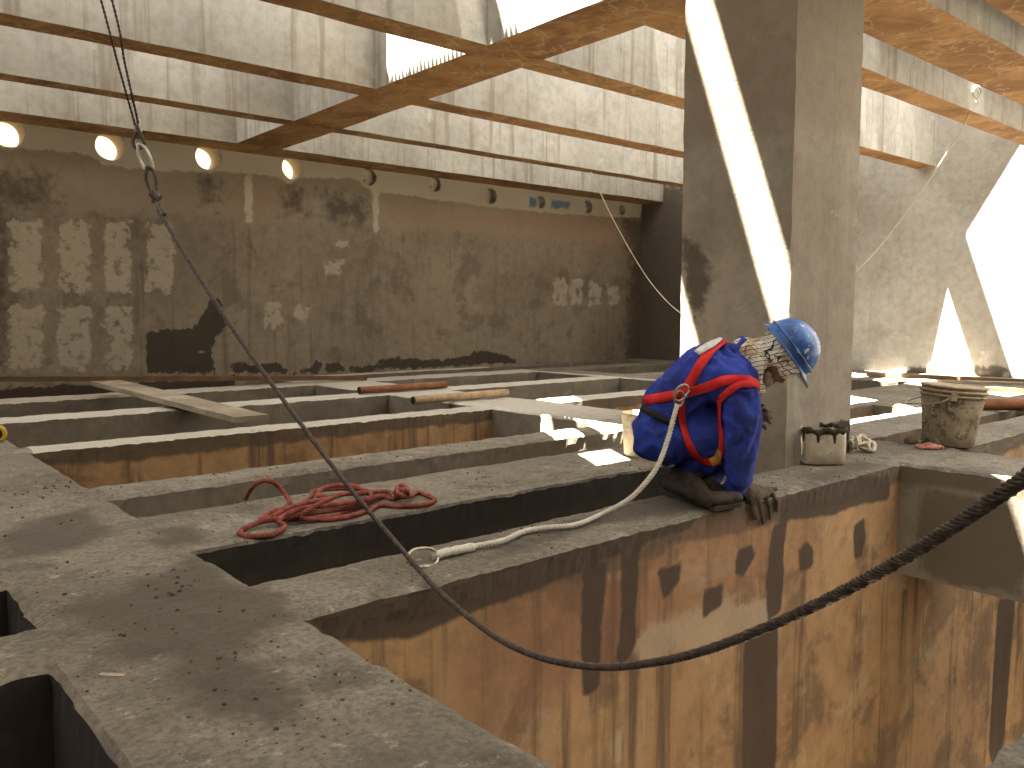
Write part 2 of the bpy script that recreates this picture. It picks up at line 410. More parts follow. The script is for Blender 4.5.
def fvert(kind, x, y, z):
    k = (kind, round(x, 4), round(y, 4), round(z, 4))
    if k in idx: return idx[k]
    p = Vector((x, y, z))
    if z > -0.12:
        nv = Vector(noise.noise_vector(p * 7)); n2 = Vector(noise.noise_vector(p * 23 + Vector((5, 1, 2))))
        e = edge_near(x, y)
        if z > -0.001:
            p.z += 0.006 * nv.z + 0.004 * n2.z - (0.012 + 0.012 * abs(n2.x) if e else 0)
        if e:
            p.x += 0.007 * nv.x + 0.008 * n2.x; p.y += 0.007 * nv.y + 0.008 * n2.y
    idx[k] = len(fv); fv.append(p); fk.append(kind); return idx[k]
for i in range(len(xc)):
    for j in range(len(yc)):
        if DEP[i, j] > 0.1:
            ff.append([fvert('t', XL[i], YL[j], 0), fvert('t', XL[i + 1], YL[j], 0), fvert('t', XL[i + 1], YL[j + 1], 0), fvert('t', XL[i], YL[j + 1], 0)]); fm.append(0)
            if DEP[i, j] < 1:
                z = -DEP[i, j]
                ff.append([fvert('u', XL[i], YL[j], z), fvert('u', XL[i], YL[j + 1], z), fvert('u', XL[i + 1], YL[j + 1], z), fvert('u', XL[i + 1], YL[j], z)]); fm.append(2)
COARSE = [0, -0.06, -0.12, -0.25, -0.45, -0.68, -1.0, -1.6, -2.4, -DEEP]
FINE = [-0.03 * k for k in range(0, 46)] + [-1.5, -1.75, -2.0, -2.4, -DEEP]
def wallquad(kind, p, q, zt, zb, mat, lv):
    zs = [z for z in lv if zb - 1e-6 <= z <= zt + 1e-6]
    if abs(zs[-1] - zb) > 1e-6: zs.append(zb)
    if abs(zs[0] - zt) > 1e-6: zs.insert(0, zt)
    for a, b in zip(zs, zs[1:]):
        ff.append([fvert(kind, *p, a), fvert(kind, *p, b), fvert(kind, *q, b), fvert(kind, *q, a)]); fm.append(mat)
for i in range(len(xc)):
    for j in range(len(yc)):
        d = DEP[i, j]
        if d < 0.1: continue
        for di, dj in ((0, -1), (0, 1), (-1, 0), (1, 0)):
            a, b = i + di, j + dj
            e = DEP[a, b] if 0 <= a < len(xc) and 0 <= b < len(yc) else DEEP
            if e >= d: continue
            if dj == -1: p, q = (XL[i + 1], YL[j]), (XL[i], YL[j])
            elif dj == 1: p, q = (XL[i], YL[j + 1]), (XL[i + 1], YL[j + 1])
            elif di == -1: p, q = (XL[i], YL[j]), (XL[i], YL[j + 1])
            else: p, q = (XL[i + 1], YL[j + 1]), (XL[i + 1], YL[j])
            main = dj == -1 and abs(YL[j] - 2.24) < 1e-6
            deepc = (di == -1 and abs(XL[i] - 5.02) < 1e-6)
            wallquad('m' if main else ('c' if deepc else 'w%d%d' % (di, dj)), p, q, -e, -d, 2 if di != 0 or (dj == -1 and (abs(YL[j] - 4.335) < 1e-6 or YL[j] > 6.3)) else 1, FINE if main else COARSE)
FV = np.array([tuple(v) for v in fv]); FK = np.array(fk)
def px_poly(fn, u0, v0, s, pts): return [fn(u0 + u / s, v0 + v / s) for u, v in pts]
wall_xz = lambda x, y: (lambda p: (p.x, p.z))(ony(x, y, 2.24))
floor_xy = lambda x, y: (lambda p: (p.x, p.y))(onz(x, y))
A = (560, 520, 3.842); B = (780, 400, 3.84)
WET_W = [[wall_xz(*p) for p in ((296, 600), (700, 505), (692, 528), (640, 545), (580, 572), (470, 614), (410, 640), (325, 642))],
    px_poly(wall_xz, *A, [(85, 150), (185, 160), (160, 400), (150, 560), (155, 640), (90, 680), (75, 500), (85, 330)]),
    px_poly(wall_xz, *A, [(235, 70), (310, 70), (290, 380), (290, 480), (240, 590), (215, 540), (235, 330)]),
    px_poly(wall_xz, *A, [(375, 190), (465, 160), (460, 240), (400, 310)]),
    px_poly(wall_xz, *A, [(550, 265), (625, 245), (620, 330), (550, 375)]),
    px_poly(wall_xz, *A, [(680, 110), (740, 90), (750, 140), (700, 225), (675, 200)]),
    px_poly(wall_xz, *A, [(815, 20), (870, 0), (850, 350), (800, 390), (790, 260)]),
    px_poly(wall_xz, *B, [(0, 345), (130, 335), (270, 285), (425, 290), (420, 380), (270, 410), (220, 440), (100, 455), (30, 460), (25, 500), (0, 560)]),
    px_poly(wall_xz, *B, [(65, 580), (105, 540), (125, 570), (130, 640), (75, 670)]),
    px_poly(wall_xz, *B, [(280, 490), (325, 445), (328, 520), (315, 605), (285, 610)]),
    [wall_xz(*p) for p in ((744, 640), (778, 625), (778, 660), (776, 760), (774, 800), (742, 800), (742, 720))],
    [wall_xz(*p) for p in ((998, 600), (1016, 596), (1008, 690), (1000, 800), (986, 800), (992, 690))],
    [wall_xz(*p) for p in ((903, 466), (912, 464), (914, 575), (903, 572))]]
PALE_W = [[wall_xz(*p) for p in ((632, 650), (650, 628), (690, 612), (740, 598), (775, 600), (775, 622), (735, 640), (690, 652), (640, 668))],
    px_poly(wall_xz, 860, 430, 4.04, [(100, 620), (140, 600), (190, 580), (215, 590), (150, 650), (110, 660)])]
RUST_W = [[wall_xz(*p) for p in ((470, 620), (560, 590), (640, 560), (770, 520), (765, 600), (640, 640), (560, 700), (480, 730))]]
WET_F = [px_poly(floor_xy, 0, 480, 2.667, [(130, 350), (300, 300), (400, 260), (520, 200), (640, 270), (760, 310), (790, 370), (700, 420), (650, 480), (660, 530), (790, 550), (815, 600), (790, 660), (690, 675), (640, 630), (560, 640), (490, 600), (480, 550), (440, 480), (330, 478), (300, 455), (330, 430), (240, 400)]),
    px_poly(floor_xy, 0, 480, 2.667, [(0, 150), (120, 100), (240, 70), (290, 150), (200, 185), (80, 205), (0, 210)]),
    px_poly(floor_xy, 0, 480, 2.667, [(390, 130), (520, 120), (560, 170), (440, 180)]),
    [(1.9, 2.34), (2.6, 2.4), (3.0, 2.3), (3.7, 2.3), (3.7, 2.62), (2.9, 2.60), (2.2, 2.5)], [(4.0, 2.26), (4.9, 2.26), (4.9, 2.45), (4.2, 2.4)]]
wet_dark = np.full(len(FV), -9.0); pale = wet_dark.copy(); rust = wet_dark.copy()
m = FK == 'm'; wet_dark[m] = sdfs(FV[m][:, [0, 2]], WET_W); pale[m] = sdfs(FV[m][:, [0, 2]], PALE_W); rust[m] = sdfs(FV[m][:, [0, 2]], RUST_W)
cell_shade = np.where(np.char.startswith(FK, 'w') & ((FV[:, 0] < 0.5) | ((np.abs(FV[:, 1] - 3.137) < 0.02) & (FV[:, 0] < 5.1))), 1.0, -1.0)  # cell and slot faces: shade of the deep openings put into the colour
m = FK == 't'; wet_dark[m] = sdfs(FV[m][:, :2], WET_F)
m = FK == 'c'; wet_dark[m] = sdfs(FV[m][:, 1:], [[(2.3, 0.1), (1.35, 0.1), (1.3, -0.1), (2.3, -0.12)], [(2.12, -0.14), (1.6, -0.18), (1.45, -0.66), (2.12, -0.66)]])  # cross beam face: darker top band and lower panel
flo = mesh('floor', FV, ff, [M['top'], M['cellwall'], M['greyface']], mi=fm, attrs={'wet_dark': wet_dark, 'pale': pale, 'rust': rust, 'cell_shade': cell_shade, 'dust_and_light': np.where((FK == 't') & (FV[:, 0] > 1.12) & (FV[:, 0] < 9.0), np.clip((FV[:, 1] - 4.9) * .7, -3, .6), -9)})  # far beam tops paler: dust, plus the stronger light there painted in
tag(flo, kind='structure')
mb = MB(); mb.add([(-6, -5, -DEEP), (13, -5, -DEEP), (13, 11.2, -DEEP), (-6, 11.2, -DEEP)], [[0, 1, 2, 3]])
tag(mb.build('floor_pit', M['greyface']), kind='structure')
mb = MB(); mb.add([(-90, -90, -DEEP - 0.05), (90, -90, -DEEP - 0.05), (90, 90, -DEEP - 0.05), (-90, 90, -DEEP - 0.05)], [[0, 1, 2, 3]])
tag(mb.build('ground', M['ground']), kind='structure')

# ------------------------------------------------------------------ walls
YB, XR, ZS = 11.15, 13.0, 3.1
HOLES = [(ony(x, y, YB).x, ony(x, y, YB).z, r, kind) for x, y, r, kind in (
    (8, 132, .17, 'open'), (110, 146, .17, 'open'), (208, 157, .165, 'open'), (293, 168, .165, 'open'), (369, 177, .13, 'plug'),
    (435, 184, .12, 'plug'), (491, 196, .13, 'blind'), (541, 202, .11, 'blind'), (588, 207, .12, 'blind'), (622, 210, .10, 'blind'))]
def facewall(name, origin, du, lu, v0, v1, step, mat, attrs_fn, holes=(), thick=0.35):
    """upright wall sheet: origin + du*u, z from v0 to v1, with round holes bored through it"""
    PH = 0.24
    bu = sorted({0.0, lu} | {h[0] + s_ * PH for h in holes for s_ in (-1, 1) if 0 < h[0] + s_ * PH < lu})
    bv = sorted({v0, v1} | {h[1] + s_ * PH for h in holes for s_ in (-1, 1) if v0 < h[1] + s_ * PH < v1})
    U = lines(bu, lambda c: step); Z = lines(bv, lambda c: step)
    nrm = Vector((0, 0, 1)).cross(Vector(du))               # away from the room
    gu, gz = np.meshgrid(U, Z, indexing='ij')
    P = np.array(origin)[None, :] + gu.reshape(-1, 1) * np.array(du)[None, :] + gz.reshape(-1, 1) * np.array([[0, 0, 1.0]])
    uz = np.stack([gu.ravel(), gz.ravel()], 1); verts = [tuple(p) for p in P]; faces = []; nz = len(Z); mi = []
    for i in range(len(U) - 1):
        for j in range(nz - 1):
            cu, cz = (U[i] + U[i + 1]) / 2, (Z[j] + Z[j + 1]) / 2
            if any(abs(cu - h[0]) < PH and abs(cz - h[1]) < PH for h in holes): continue
            faces.append([i * nz + j, (i + 1) * nz + j, (i + 1) * nz + j + 1, i * nz + j + 1]); mi.append(0)
    extra = []
    for hu, hz, r, kind in holes:
        k0 = len(verts); n = 48
        dep = thick if kind == 'open' else 0.14
        for ring in range(4):
            for k in range(n):
                a = 2 * math.pi * k / n; c, s_ = math.cos(a), math.sin(a)
                if ring == 0: q = PH / max(abs(c), abs(s_)); du_, dz_, o = c * q, s_ * q, 0
                else:
                    rr = r * (1 + 0.06 * noise.noise(Vector((hu * 5 + c, hz + s_, ring))))
                    du_, dz_, o = c * rr, s_ * rr, (0, 0.0, dep * .5, dep)[ring]
                p = Vector(origin) + Vector(du) * (hu + du_) + Vector((0, 0, hz + dz_)) + nrm * (-o if nrm.dot(Vector((1, 1, 0))) < 0 else o)
                verts.append(tuple(p)); extra.append((hu + du_, hz + dz_))
        for ring in range(3):
            for k in range(n):
                k2 = (k + 1) % n
                faces.append([k0 + ring * n + k, k0 + (ring + 1) * n + k, k0 + (ring + 1) * n + k2, k0 + ring * n + k2]); mi.append(0)
        if kind != 'open': faces.append([k0 + 3 * n + k for k in range(n)]); mi.append(0)
    if extra: uz = np.concatenate([uz, np.array(extra)])
    o = mesh(name, verts, faces, mat, mi=mi, attrs=attrs_fn(uz))
    return tag(o, kind='structure')
back = lambda x, y: (lambda p: (p.x + 6.0, p.z))(ony(x, y, YB))
def back_attrs(uz):
    D = {}
    W = [px_poly(back, 0, 100, 2.56, q) for q in ([(375, 595), (430, 585), (490, 590), (520, 545), (545, 510), (570, 515), (578, 590), (550, 600), (548, 640), (510, 645), (550, 660), (553, 698), (378, 700)],
         [(592, 668), (650, 680), (710, 668), (735, 690), (735, 698), (592, 698)])]
    W.append([(0, -3.2), (10.5, -3.2), (10.5, 0.03), (0, 0.06)])  # wall down inside the slot: its shade painted through this mask
    W += [[back(*p) for p in q] for q in ([(293, 371), (312, 366), (316, 362), (322, 363), (322, 373), (293, 374)], [(325, 364), (340, 362), (345, 370), (325, 374)],
         [(350, 366), (375, 366), (375, 372), (350, 373)], [(377, 362), (390, 358), (440, 360), (470, 355), (475, 350), (505, 354), (517, 362), (440, 367), (377, 370)])]
    D['wet_dark'] = sdfs(uz, W)
    Pn = []
    for x0, x1, rows in ((6, 45, 2), (57, 93, 2), (103, 134, 2), (145, 176, 1)):
        for y0, y1 in ((219, 294), (304, 372))[:rows]:
            Pn.append([back(*p) for p in ((x0, y0), (x1, y0), (x1, y1), (x0, y1))])
    for x0, x1, y0, y1 in ((552, 568, 276, 306), (569, 584, 278, 306), (588, 602, 280, 306), (606, 620, 284, 306), (322, 345, 258, 276), (335, 350, 238, 248), (262, 284, 300, 330), (292, 312, 305, 326)):
        Pn.append([back(*p) for p in ((x0, y0), (x1, y0), (x1, y1), (x0, y1))])
    D['pale'] = np.minimum(sdfs(uz, Pn), 0.06) - 0.035
    D['zone'] = sdfs(uz, [[back(*p) for p in ((-60, 100), (640, 190), (640, 245), (430, 232), (200, 218), (60, 212), (-60, 206))]])
    D['plaster'] = sdfs(uz, [[back(*p) for p in ((-60, 90), (650, 180), (640, 218), (560, 214), (480, 206), (440, 200), (385, 193), (372, 190), (352, 178), (300, 178), (290, 184), (270, 176), (225, 172), (150, 171), (105, 165), (96, 156), (50, 150), (-60, 146))],
                              [back(*p) for p in ((372, 186), (379, 186), (378, 233), (374, 233))], [back(*p) for p in ((244, 174), (252, 174), (253, 222), (246, 222))]])
    D['rust'] = sdfs(uz, [[back(*p) for p in q] for q in ([(222, 176), (300, 182), (310, 218), (225, 218)], [(384, 196), (560, 214), (575, 240), (390, 230)], [(520, 205), (640, 216), (640, 260), (530, 240)])]) - 0.05
    D['dark_tone'] = sdfs(uz, [[back(*p) for p in q] for q in ([(286, 182), (302, 182), (310, 215), (280, 215)], [(196, 172), (222, 172), (218, 205), (200, 205)], [(-60, 165), (55, 170), (60, 215), (-60, 215)], [(612, 205), (650, 215), (650, 370), (622, 370), (628, 260)], [(320, 190), (372, 196), (370, 230), (322, 225)], [(-80, 200), (20, 200), (15, 372), (-80, 372)])]) - 0.08  # darker patches, with strips at the left edge and right corner
    D['blue'] = sdfs(uz, [[back(*p) for p in q] for q in ([(529, 197), (537, 197), (537, 207), (529, 207)], [(551, 200), (570, 202), (570, 209), (551, 208)])])
    return D
facewall('wall_back', (-6.0, YB, 0), (1, 0, 0), 19.0, -DEEP, 3.5, 0.06, M['backwall'], back_attrs, [(h[0] + 6.0, h[1], h[2], h[3]) for h in HOLES])
right = lambda x, y: (lambda p: (YB - p.y, p.z))(onx(x, y, XR))
def right_attrs(uz):
    return {'wet_dark': sdfs(uz, [[right(*p) for p in q] for q in ([(905, 370), (918, 366), (932, 368), (934, 378), (905, 378)], [(973, 366), (1004, 366), (1012, 378), (974, 378)], [(866, 372), (905, 371), (905, 378), (866, 378)])]),
            'dark_tone': sdfs(uz, [[right(*p) for p in ((600, 180), (690, 190), (690, 372), (600, 372))]]) + 0.1}  # darker stretch next to the back corner
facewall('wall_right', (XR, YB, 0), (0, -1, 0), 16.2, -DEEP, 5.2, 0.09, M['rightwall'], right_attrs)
# outer skins give the walls their thickness
def box(mb, x0, x1, y0, y1, z0, z1, mi=(0,) * 6):
    v = [(x, y, z) for x in (x0, x1) for y in (y0, y1) for z in (z0, z1)]
    for f, k in zip(([0, 1, 3, 2], [4, 6, 7, 5], [0, 4, 5, 1], [2, 3, 7, 6], [0, 2, 6, 4], [1, 5, 7, 3]), mi): mb.add(v, [f], k)
    return mb
mb = MB(); mb.add([(-14, 12.6, -DEEP), (26, 12.6, -DEEP), (26, 16.5, 9.0), (-14, 16.5, 9.0), (26, 30, 9.0), (-14, 30, 9.0)], [[0, 1, 2, 3], [3, 2, 4, 5]])
tag(mb.build('ground_bank', M['ground']), kind='structure')
for nm, x0, x1, y0, y1 in (('wall_front', -6.0, 13.0, -5.3, -5.0), ('wall_left', -6.3, -6.0, -5.3, 11.5)):
    mb = MB(); box(mb, x0, x1, y0, y1, -DEEP, 4.0); tag(mb.build(nm, M['backwall']), kind='structure')
# white plastic plugs in two of the holes
for hu, hz, r, kind in HOLES:
    if kind == 'plug':
        mb = MB(); c = V(hu, YB + 0.10, hz)
        lathe(mb, [(0.02, 0), (r * .55, 0.004), (r * .95, -0.0), (r * .95, -0.05)], c, V(0, -1, 0), 24, 0, 0.02)
        x = mb.build('pipe_plug', M['whitepail'], base=c, smooth=False)
        tag(x, 'white plug in the fifth round wall hole from the left' if r > .125 else 'small white plug in the sixth round wall hole from the left', 'plug')

# ------------------------------------------------------------------ roof grid of tall concrete beams, and the pillar
def beam(name, x0, x1, y0, y1, z0=ZS, z1=4.0, step=0.35):
    """a long concrete beam, its faces cut into a fine grid so that edges can run slightly uneven"""
    mb = MB(); along_x = (x1 - x0) > (y1 - y0)
    L0, L1 = (x0, x1) if along_x else (y0, y1)
    n = max(2, int((L1 - L0) / step)); vs = []; fs = []; mi = []
    for i in range(n + 1):
        t_ = L0 + (L1 - L0) * i / n
        for (s_, z) in ((0, z0), (1, z0), (1, z1), (0, z1)):
            p = V(t_, (y0, y1)[s_], z) if along_x else V((x0, x1)[s_], t_, z)
            p += Vector(noise.noise_vector(p * 2.1)) * 0.008; vs.append(p)
    for i in range(n):
        for k in range(4):
            f = [i * 4 + k, i * 4 + 4 + k, i * 4 + 4 + (k + 1) % 4, i * 4 + (k + 1) % 4]
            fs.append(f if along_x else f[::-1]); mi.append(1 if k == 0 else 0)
    fs += [[0, 1, 2, 3], [n * 4 + 3, n * 4 + 2, n * 4 + 1, n * 4]]; mi += [0, 0]
    return tag(mesh(name, vs, fs, [M['beamface'], M['soffit']], mi=mi), kind='structure')
for x0, x1, y0, y1 in ((5.03, XR, 2.69, 3.30), (-4, 4.41, 3.75, 4.05), (5.03, XR, 3.75, 4.05), (-4, 4.41, 5.45, 5.74), (5.03, XR, 5.45, 5.74), (-4, 4.41, 7.20, 7.50), (5.03, XR, 7.20, 7.50),
                       (-4, 4.41, 8.97, 9.22), (5.03, XR, 8.97, 9.22), (-4, XR, 10.60, YB)):
    beam('roof_beam', -6 if x0 == -4 else x0, x1, y0, y1)
for y0 in (1.95, 0.2, -1.55, -3.3):
    beam('roof_beam', -6, 4.41, y0, y0 + 0.3); beam('roof_beam', 5.03, XR, y0, y0 + (0.48 if y0 > 1 else 0.3)) if y0 > 1 else None
beam('roof_cross_beam', 4.41, 5.03, -5.0, 10.60)
beam('roof_beam_haunch', 5.03, 6.3, 4.05, 4.31, ZS, 4.0)
# pillar with finely cut faces for its stains
PX0, PX1, PY0, PY1 = 4.40, 5.17, 2.64, 3.43
def pillar():
    base = V((PX0 + PX1) / 2, (PY0 + PY1) / 2, 0)
    vs, fs, kinds = [], [], []
    Z = np.concatenate([np.linspace(-DEEP, -0.1, 6), np.arange(-0.05, 4.45, 0.05)])
    for kind, a, b in (('l', (PX0, PY0), (PX0, PY1)), ('f', (PX0, PY0), (PX1, PY0)), ('r', (PX1, PY0), (PX1, PY1)), ('b', (PX0, PY1), (PX1, PY1))):
        k0 = len(vs); n = 20
        for i in range(n + 1):
            for z in Z:
                p = V(a[0] + (b[0] - a[0]) * i / n, a[1] + (b[1] - a[1]) * i / n, z)
                if i in (0, n): p += Vector(noise.noise_vector(V(p.x, p.y, p.z) * 9)) * 0.006
                vs.append(p); kinds.append(kind)
        for i in range(n):
            for j in range(len(Z) - 1):
                q = [k0 + i * len(Z) + j, k0 + (i + 1) * len(Z) + j, k0 + (i + 1) * len(Z) + j + 1, k0 + i * len(Z) + j + 1]
                fs.append(q[::-1] if kind in 'lb' else q)
    P = np.array([tuple(v) for v in vs]); K = np.array(kinds)
    wet_dark = np.full(len(P), -9.0); form = P[:, 2] - 1.98 ; mort = wet_dark.copy()
    lf = lambda x, y: (lambda p: (p.y, p.z))(onx(x, y, PX0))
    fr = lambda x, y: (lambda p: (p.x, p.z))(ony(x, y, PY0))
    mm = K == 'l'; wet_dark[mm] = sdfs(P[mm][:, 1:], [[lf(*p) for p in ((682, 232), (690, 240), (698, 246), (709, 268), (707, 300), (700, 325), (692, 315), (684, 270))]])
    mm = K == 'f'; mort[mm] = sdfs(P[mm][:, [0, 2]], [[fr(*p) for p in ((822, 440), (830, 424), (838, 419), (848, 421), (858, 413), (864, 420), (866, 470), (800, 470), (800, 460))]])
    return tag(mesh('concrete_pillar', P, fs, M['pillar'], base=base, attrs={'wet_dark': wet_dark, 'form': form, 'mortar': mort}), kind='structure')
pillar()

# ------------------------------------------------------------------ slotted slab added high up, out of view, to shape the sun patches
ZG = 12.0
def cpt(c, y, z): return V((c + 0.479 * y - 0.168 * z) / 0.808, y, z)
mb = MB()
def strip(c0, c1, ya, yb, c2=None, c3=None):
    """slab piece between two parallel oblique edges; c2, c3: other edge values at yb"""
    c2 = c0 if c2 is None else c2; c3 = c1 if c3 is None else c3
    q = [cpt(c0, ya, ZG), cpt(c1, ya, ZG), cpt(c3, yb, ZG), cpt(c2, yb, ZG)]
    v = q + [p + V(0, 0, 0.02) for p in q]
    mb.add(v, [[3, 2, 1, 0], [4, 5, 6, 7], [0, 1, 5, 4], [1, 2, 6, 5], [2, 3, 7, 6], [3, 0, 4, 7]])
YA, YZ = -0.5, 12.2
def slot(c, y):
    X = (c + 0.479 * y - 0.168 * ZG) / 0.808
    if 0.80 < c < 2.25 and 0.7 < y < 2.05: return True          # over the deep near cell
    if 1.258 < c < 1.50 and 3.34 < y < 5.6 and not (X > 2.53 and y > 4.9): return True
    if 1.655 < c < 2.10 and 3.2 < y < 6.6: return True
    if 2.378 < c < 2.487 and 2.6 < y < 4.2: return True
    if 0.76 < c < 1.6 and 5.74 < y < 6.96 and 2.55 < X < 2.76: return True
    if 1.583 < c < 2.1 and 4.0 < y < 5.44 and 2.55 < X < 2.76: return True
    if 3.25 < c < 4.9 and 0.9 < y < 1.75: return True
    if 3.25 < c < 4.95 and 2.75 < y < 6.9: return True
    if 6.5 < c < 6.95 and 2.75 < y < 6.9: return True
    return False
CB = sorted({-6.0, .76, .80, 1.258, 1.5, 1.583, 1.655, 2.1, 2.378, 2.25, 2.487, 2.7, 3.25, 4.9, 4.95, 6.5, 6.95, 7.4} | {round(.76 + .002 * k, 4) for k in range(672)})
YB_ = sorted({YA, .7, .9, 1.75, 2.05, 2.6, 2.75, 3.2, 3.34, 4.0, 4.2, 5.44, 5.6, 5.74, 6.6, 6.9, 6.96, YZ} | {round(4.0 + .06 * k, 3) for k in range(50)})
for c0, c1 in zip(CB, CB[1:]):
    run = None
    for ya, yb in zip(YB_, YB_[1:]):
        if not slot((c0 + c1) / 2, (ya + yb) / 2):
            run = ya if run is None else run
            if yb == YZ: strip(c0, c1, run, yb)
        elif run is not None: strip(c0, c1, run, ya); run = None
v = [V(x, y, z) for z in (ZG, ZG + .02) for x, y in ((-9, -9), (2.5, -9), (2.5, YA), (-9, YA))]  # further added sheet, cuts the sky light over the left foreground
mb.add(v, [[3, 2, 1, 0], [4, 5, 6, 7], [0, 1, 5, 4], [1, 2, 6, 5], [2, 3, 7, 6], [3, 0, 4, 7]])
strip(7.4, 8.225, YA, 4.5); strip(7.4, 8.225, 6.9, YZ)
strip(8.225, 8.46, YA, YZ)
CUR = [(7.4, 6.4), (7.937, 5.36), (8.225, 5.166), (8.46, 4.95), (8.988, 4.275), (9.297, 3.877), (9.8, 3.1)]
for (ca, ya), (cb, yb) in zip(CUR, CUR[1:]):
    if ca != 8.225:
        q = [cpt(ca, ya, ZG), cpt(cb, yb, ZG), cpt(cb, 6.9, ZG), cpt(ca, 6.9, ZG)]
        v = q + [p + V(0, 0, 0.02) for p in q]
        mb.add(v, [[3, 2, 1, 0], [4, 5, 6, 7], [0, 1, 5, 4], [1, 2, 6, 5], [2, 3, 7, 6], [3, 0, 4, 7]])
strip(8.46, 10.5, 6.9, YZ)
tag(mb.build('sun_mask_slab', M['beamface']), kind='structure')
# ------------------------------------------------------------------ blob: rounded hulls fused into one continuous surface
def hullmesh(spheres):
    t = bmesh.new()
    for p, r in spheres:
        bmesh.ops.create_icosphere(t, subdivisions=2, radius=r, matrix=Matrix.Translation(Vector(p)))
    co = [v.co.copy() for v in t.verts]; t.free()
    t = bmesh.new()
    for c in co: t.verts.new(c)
    r = bmesh.ops.convex_hull(t, input=list(t.verts))
    bmesh.ops.delete(t, geom=[g for g in set(r['geom_interior'] + r['geom_unused']) if isinstance(g, bmesh.types.BMVert)], context='VERTS')
    t.verts.index_update()
    vs = [v.co.copy() for v in t.verts]; fs = [[v.index for v in f.verts] for f in t.faces]; t.free()
    return vs, fs
def blob(hulls, voxel=0.012, smooth=4, fold=0.0, foldscale=12):
    vs, fs = [], []
    for h in hulls:
        v, f = hullmesh(h); k = len(vs); vs += v; fs += [[i + k for i in q] for q in f]
    me = bpy.data.meshes.new('blob_work'); me.from_pydata([tuple(v) for v in vs], [], fs)
    o = bpy.data.objects.new('blob_work', me); COL.objects.link(o)
    md = o.modifiers.new('r', 'REMESH'); md.mode = 'VOXEL'; md.voxel_size = voxel; md.adaptivity = 0
    sm = o.modifiers.new('s', 'SMOOTH'); sm.factor = 0.5; sm.iterations = smooth
    ev = o.evaluated_get(bpy.context.evaluated_depsgraph_get()); m2 = ev.to_mesh()
    V2 = [v.co.copy() for v in m2.vertices]; N2 = [v.normal.copy() for v in m2.vertices]; F2 = [list(p.vertices) for p in m2.polygons]
    ev.to_mesh_clear(); bpy.data.objects.remove(o); bpy.data.meshes.remove(me)
    if fold:
        for i, p in enumerate(V2):
            q = p * foldscale; q.z *= 0.55
            a = noise.noise(q + Vector(noise.noise_vector(p * 5)) * 1.2)
            V2[i] = p + N2[i] * fold * (0.8 - 3.0 * abs(a))
    return V2, F2
def blobobj(name, hulls, mat, parent=None, voxel=0.012, smooth=4, fold=0.0, foldscale=12, base=None):
    v, f = blob(hulls, voxel, smooth, fold, foldscale)
    return mesh(name, v, f, mat, parent, True, base=base)

# ------------------------------------------------------------------ the crouching worker
REF = onz(690, 500)
AW = Vector((0.80, 0.60, 0)); RR = Vector((0.60, -0.80, 0)); ZZ = Vector((0, 0, 1))
def W(x, y, d=0.0):
    q = ray(x, y); return EYE + q * ((AW.dot(REF - EYE) + d) / AW.dot(q))
person = empty('person', (REF.x - 0.1, REF.y + 0.05, 0), 'person in blue coveralls, red harness and blue helmet crouching on a concrete beam', 'person')
# body (worn under the clothes) with head, neck and limbs, one skin surface
HC = W(776, 360, .10)
UH = (RR * 0.80 + ZZ * 0.56 + AW * 0.10).normalized(); DH = (RR * 0.56 - ZZ * 0.82 + AW * 0.0); DH = (DH - UH * DH.dot(UH)).normalized(); SH = UH.cross(DH).normalized()
def hd(f, u, s): return HC + DH * f + UH * u + SH * s
sgn = -1 if SH.dot(AW) > 0 else 1
Rsh, Rel, Rwr = W(736, 388, -.10), W(741, 446, -.10), W(738, 484, -.01)
Lsh, Lel, Lwr = W(730, 362, .22), W(738, 424, .26), W(750, 421, .20)
Rhip, Rkn, Ran = W(668, 440, -.09), W(734, 436, .00), W(690, 478, -.02)
Lhip, Lkn, Lan = W(668, 436, .10), W(742, 446, .17), W(706, 480, .15)
body_h = [[(W(658, 436, -.07), .09), (W(660, 432, .08), .09), (W(670, 400, 0), .10)], [(W(670, 400, 0), .10), (W(712, 372, .05), .10)],
    [(W(712, 372, .05), .09), (Rsh, .05), (Lsh, .05), (W(746, 362, .09), .05)], [(W(746, 362, .09), .052), (hd(-.02, -.05, 0), .06)],
    [(Rsh, .048), (Rel, .042)], [(Rel, .042), (Rwr, .03)], [(Lsh, .045), (Lel, .04)], [(Lel, .04), (Lwr, .028)],
    [(Rhip, .08), (Rkn, .055)], [(Rkn, .052), (Ran, .038)], [(Lhip, .08), (Lkn, .055)], [(Lkn, .052), (Lan, .038)],
    [(hd(-.03, .04, 0), .085), (hd(.01, .04, 0), .078), (hd(.03, -.06, 0), .05)], [(hd(.03, -.06, 0), .048), (hd(.055, -.09, 0), .032)],
    [(hd(.075, .0, 0), .02), (hd(.098, -.035, 0), .016)], [(hd(.07, .03, -.03), .018), (hd(.07, .03, .03), .018)],
    [(hd(.078, -.068, -.018), .011), (hd(.078, -.068, .018), .011)], [(hd(-.02, -.01, -.078), .015), (hd(-.02, -.04, -.074), .012)], [(hd(-.02, -.01, .078), .015), (hd(-.02, -.04, .074), .012)]]
blobobj('body', body_h, M['skin'], person, .011, 3)
for s_ in (-1, 1):
    mb = MB(); lathe(mb, [(0.0001, -.012), (.009, -.008), (.012, 0), (.009, .008), (.0001, .012)], hd(.076, .004, .03 * s_), DH, 14); e = mb.build('eye', M['eye'], person, True)
    mb = MB(); lathe(mb, [(0.0001, .0135), (.005, .0125), (.005, .010)], hd(.076, .004, .03 * s_), DH, 12); mb.build('pupil', M['pupil'], e, True)
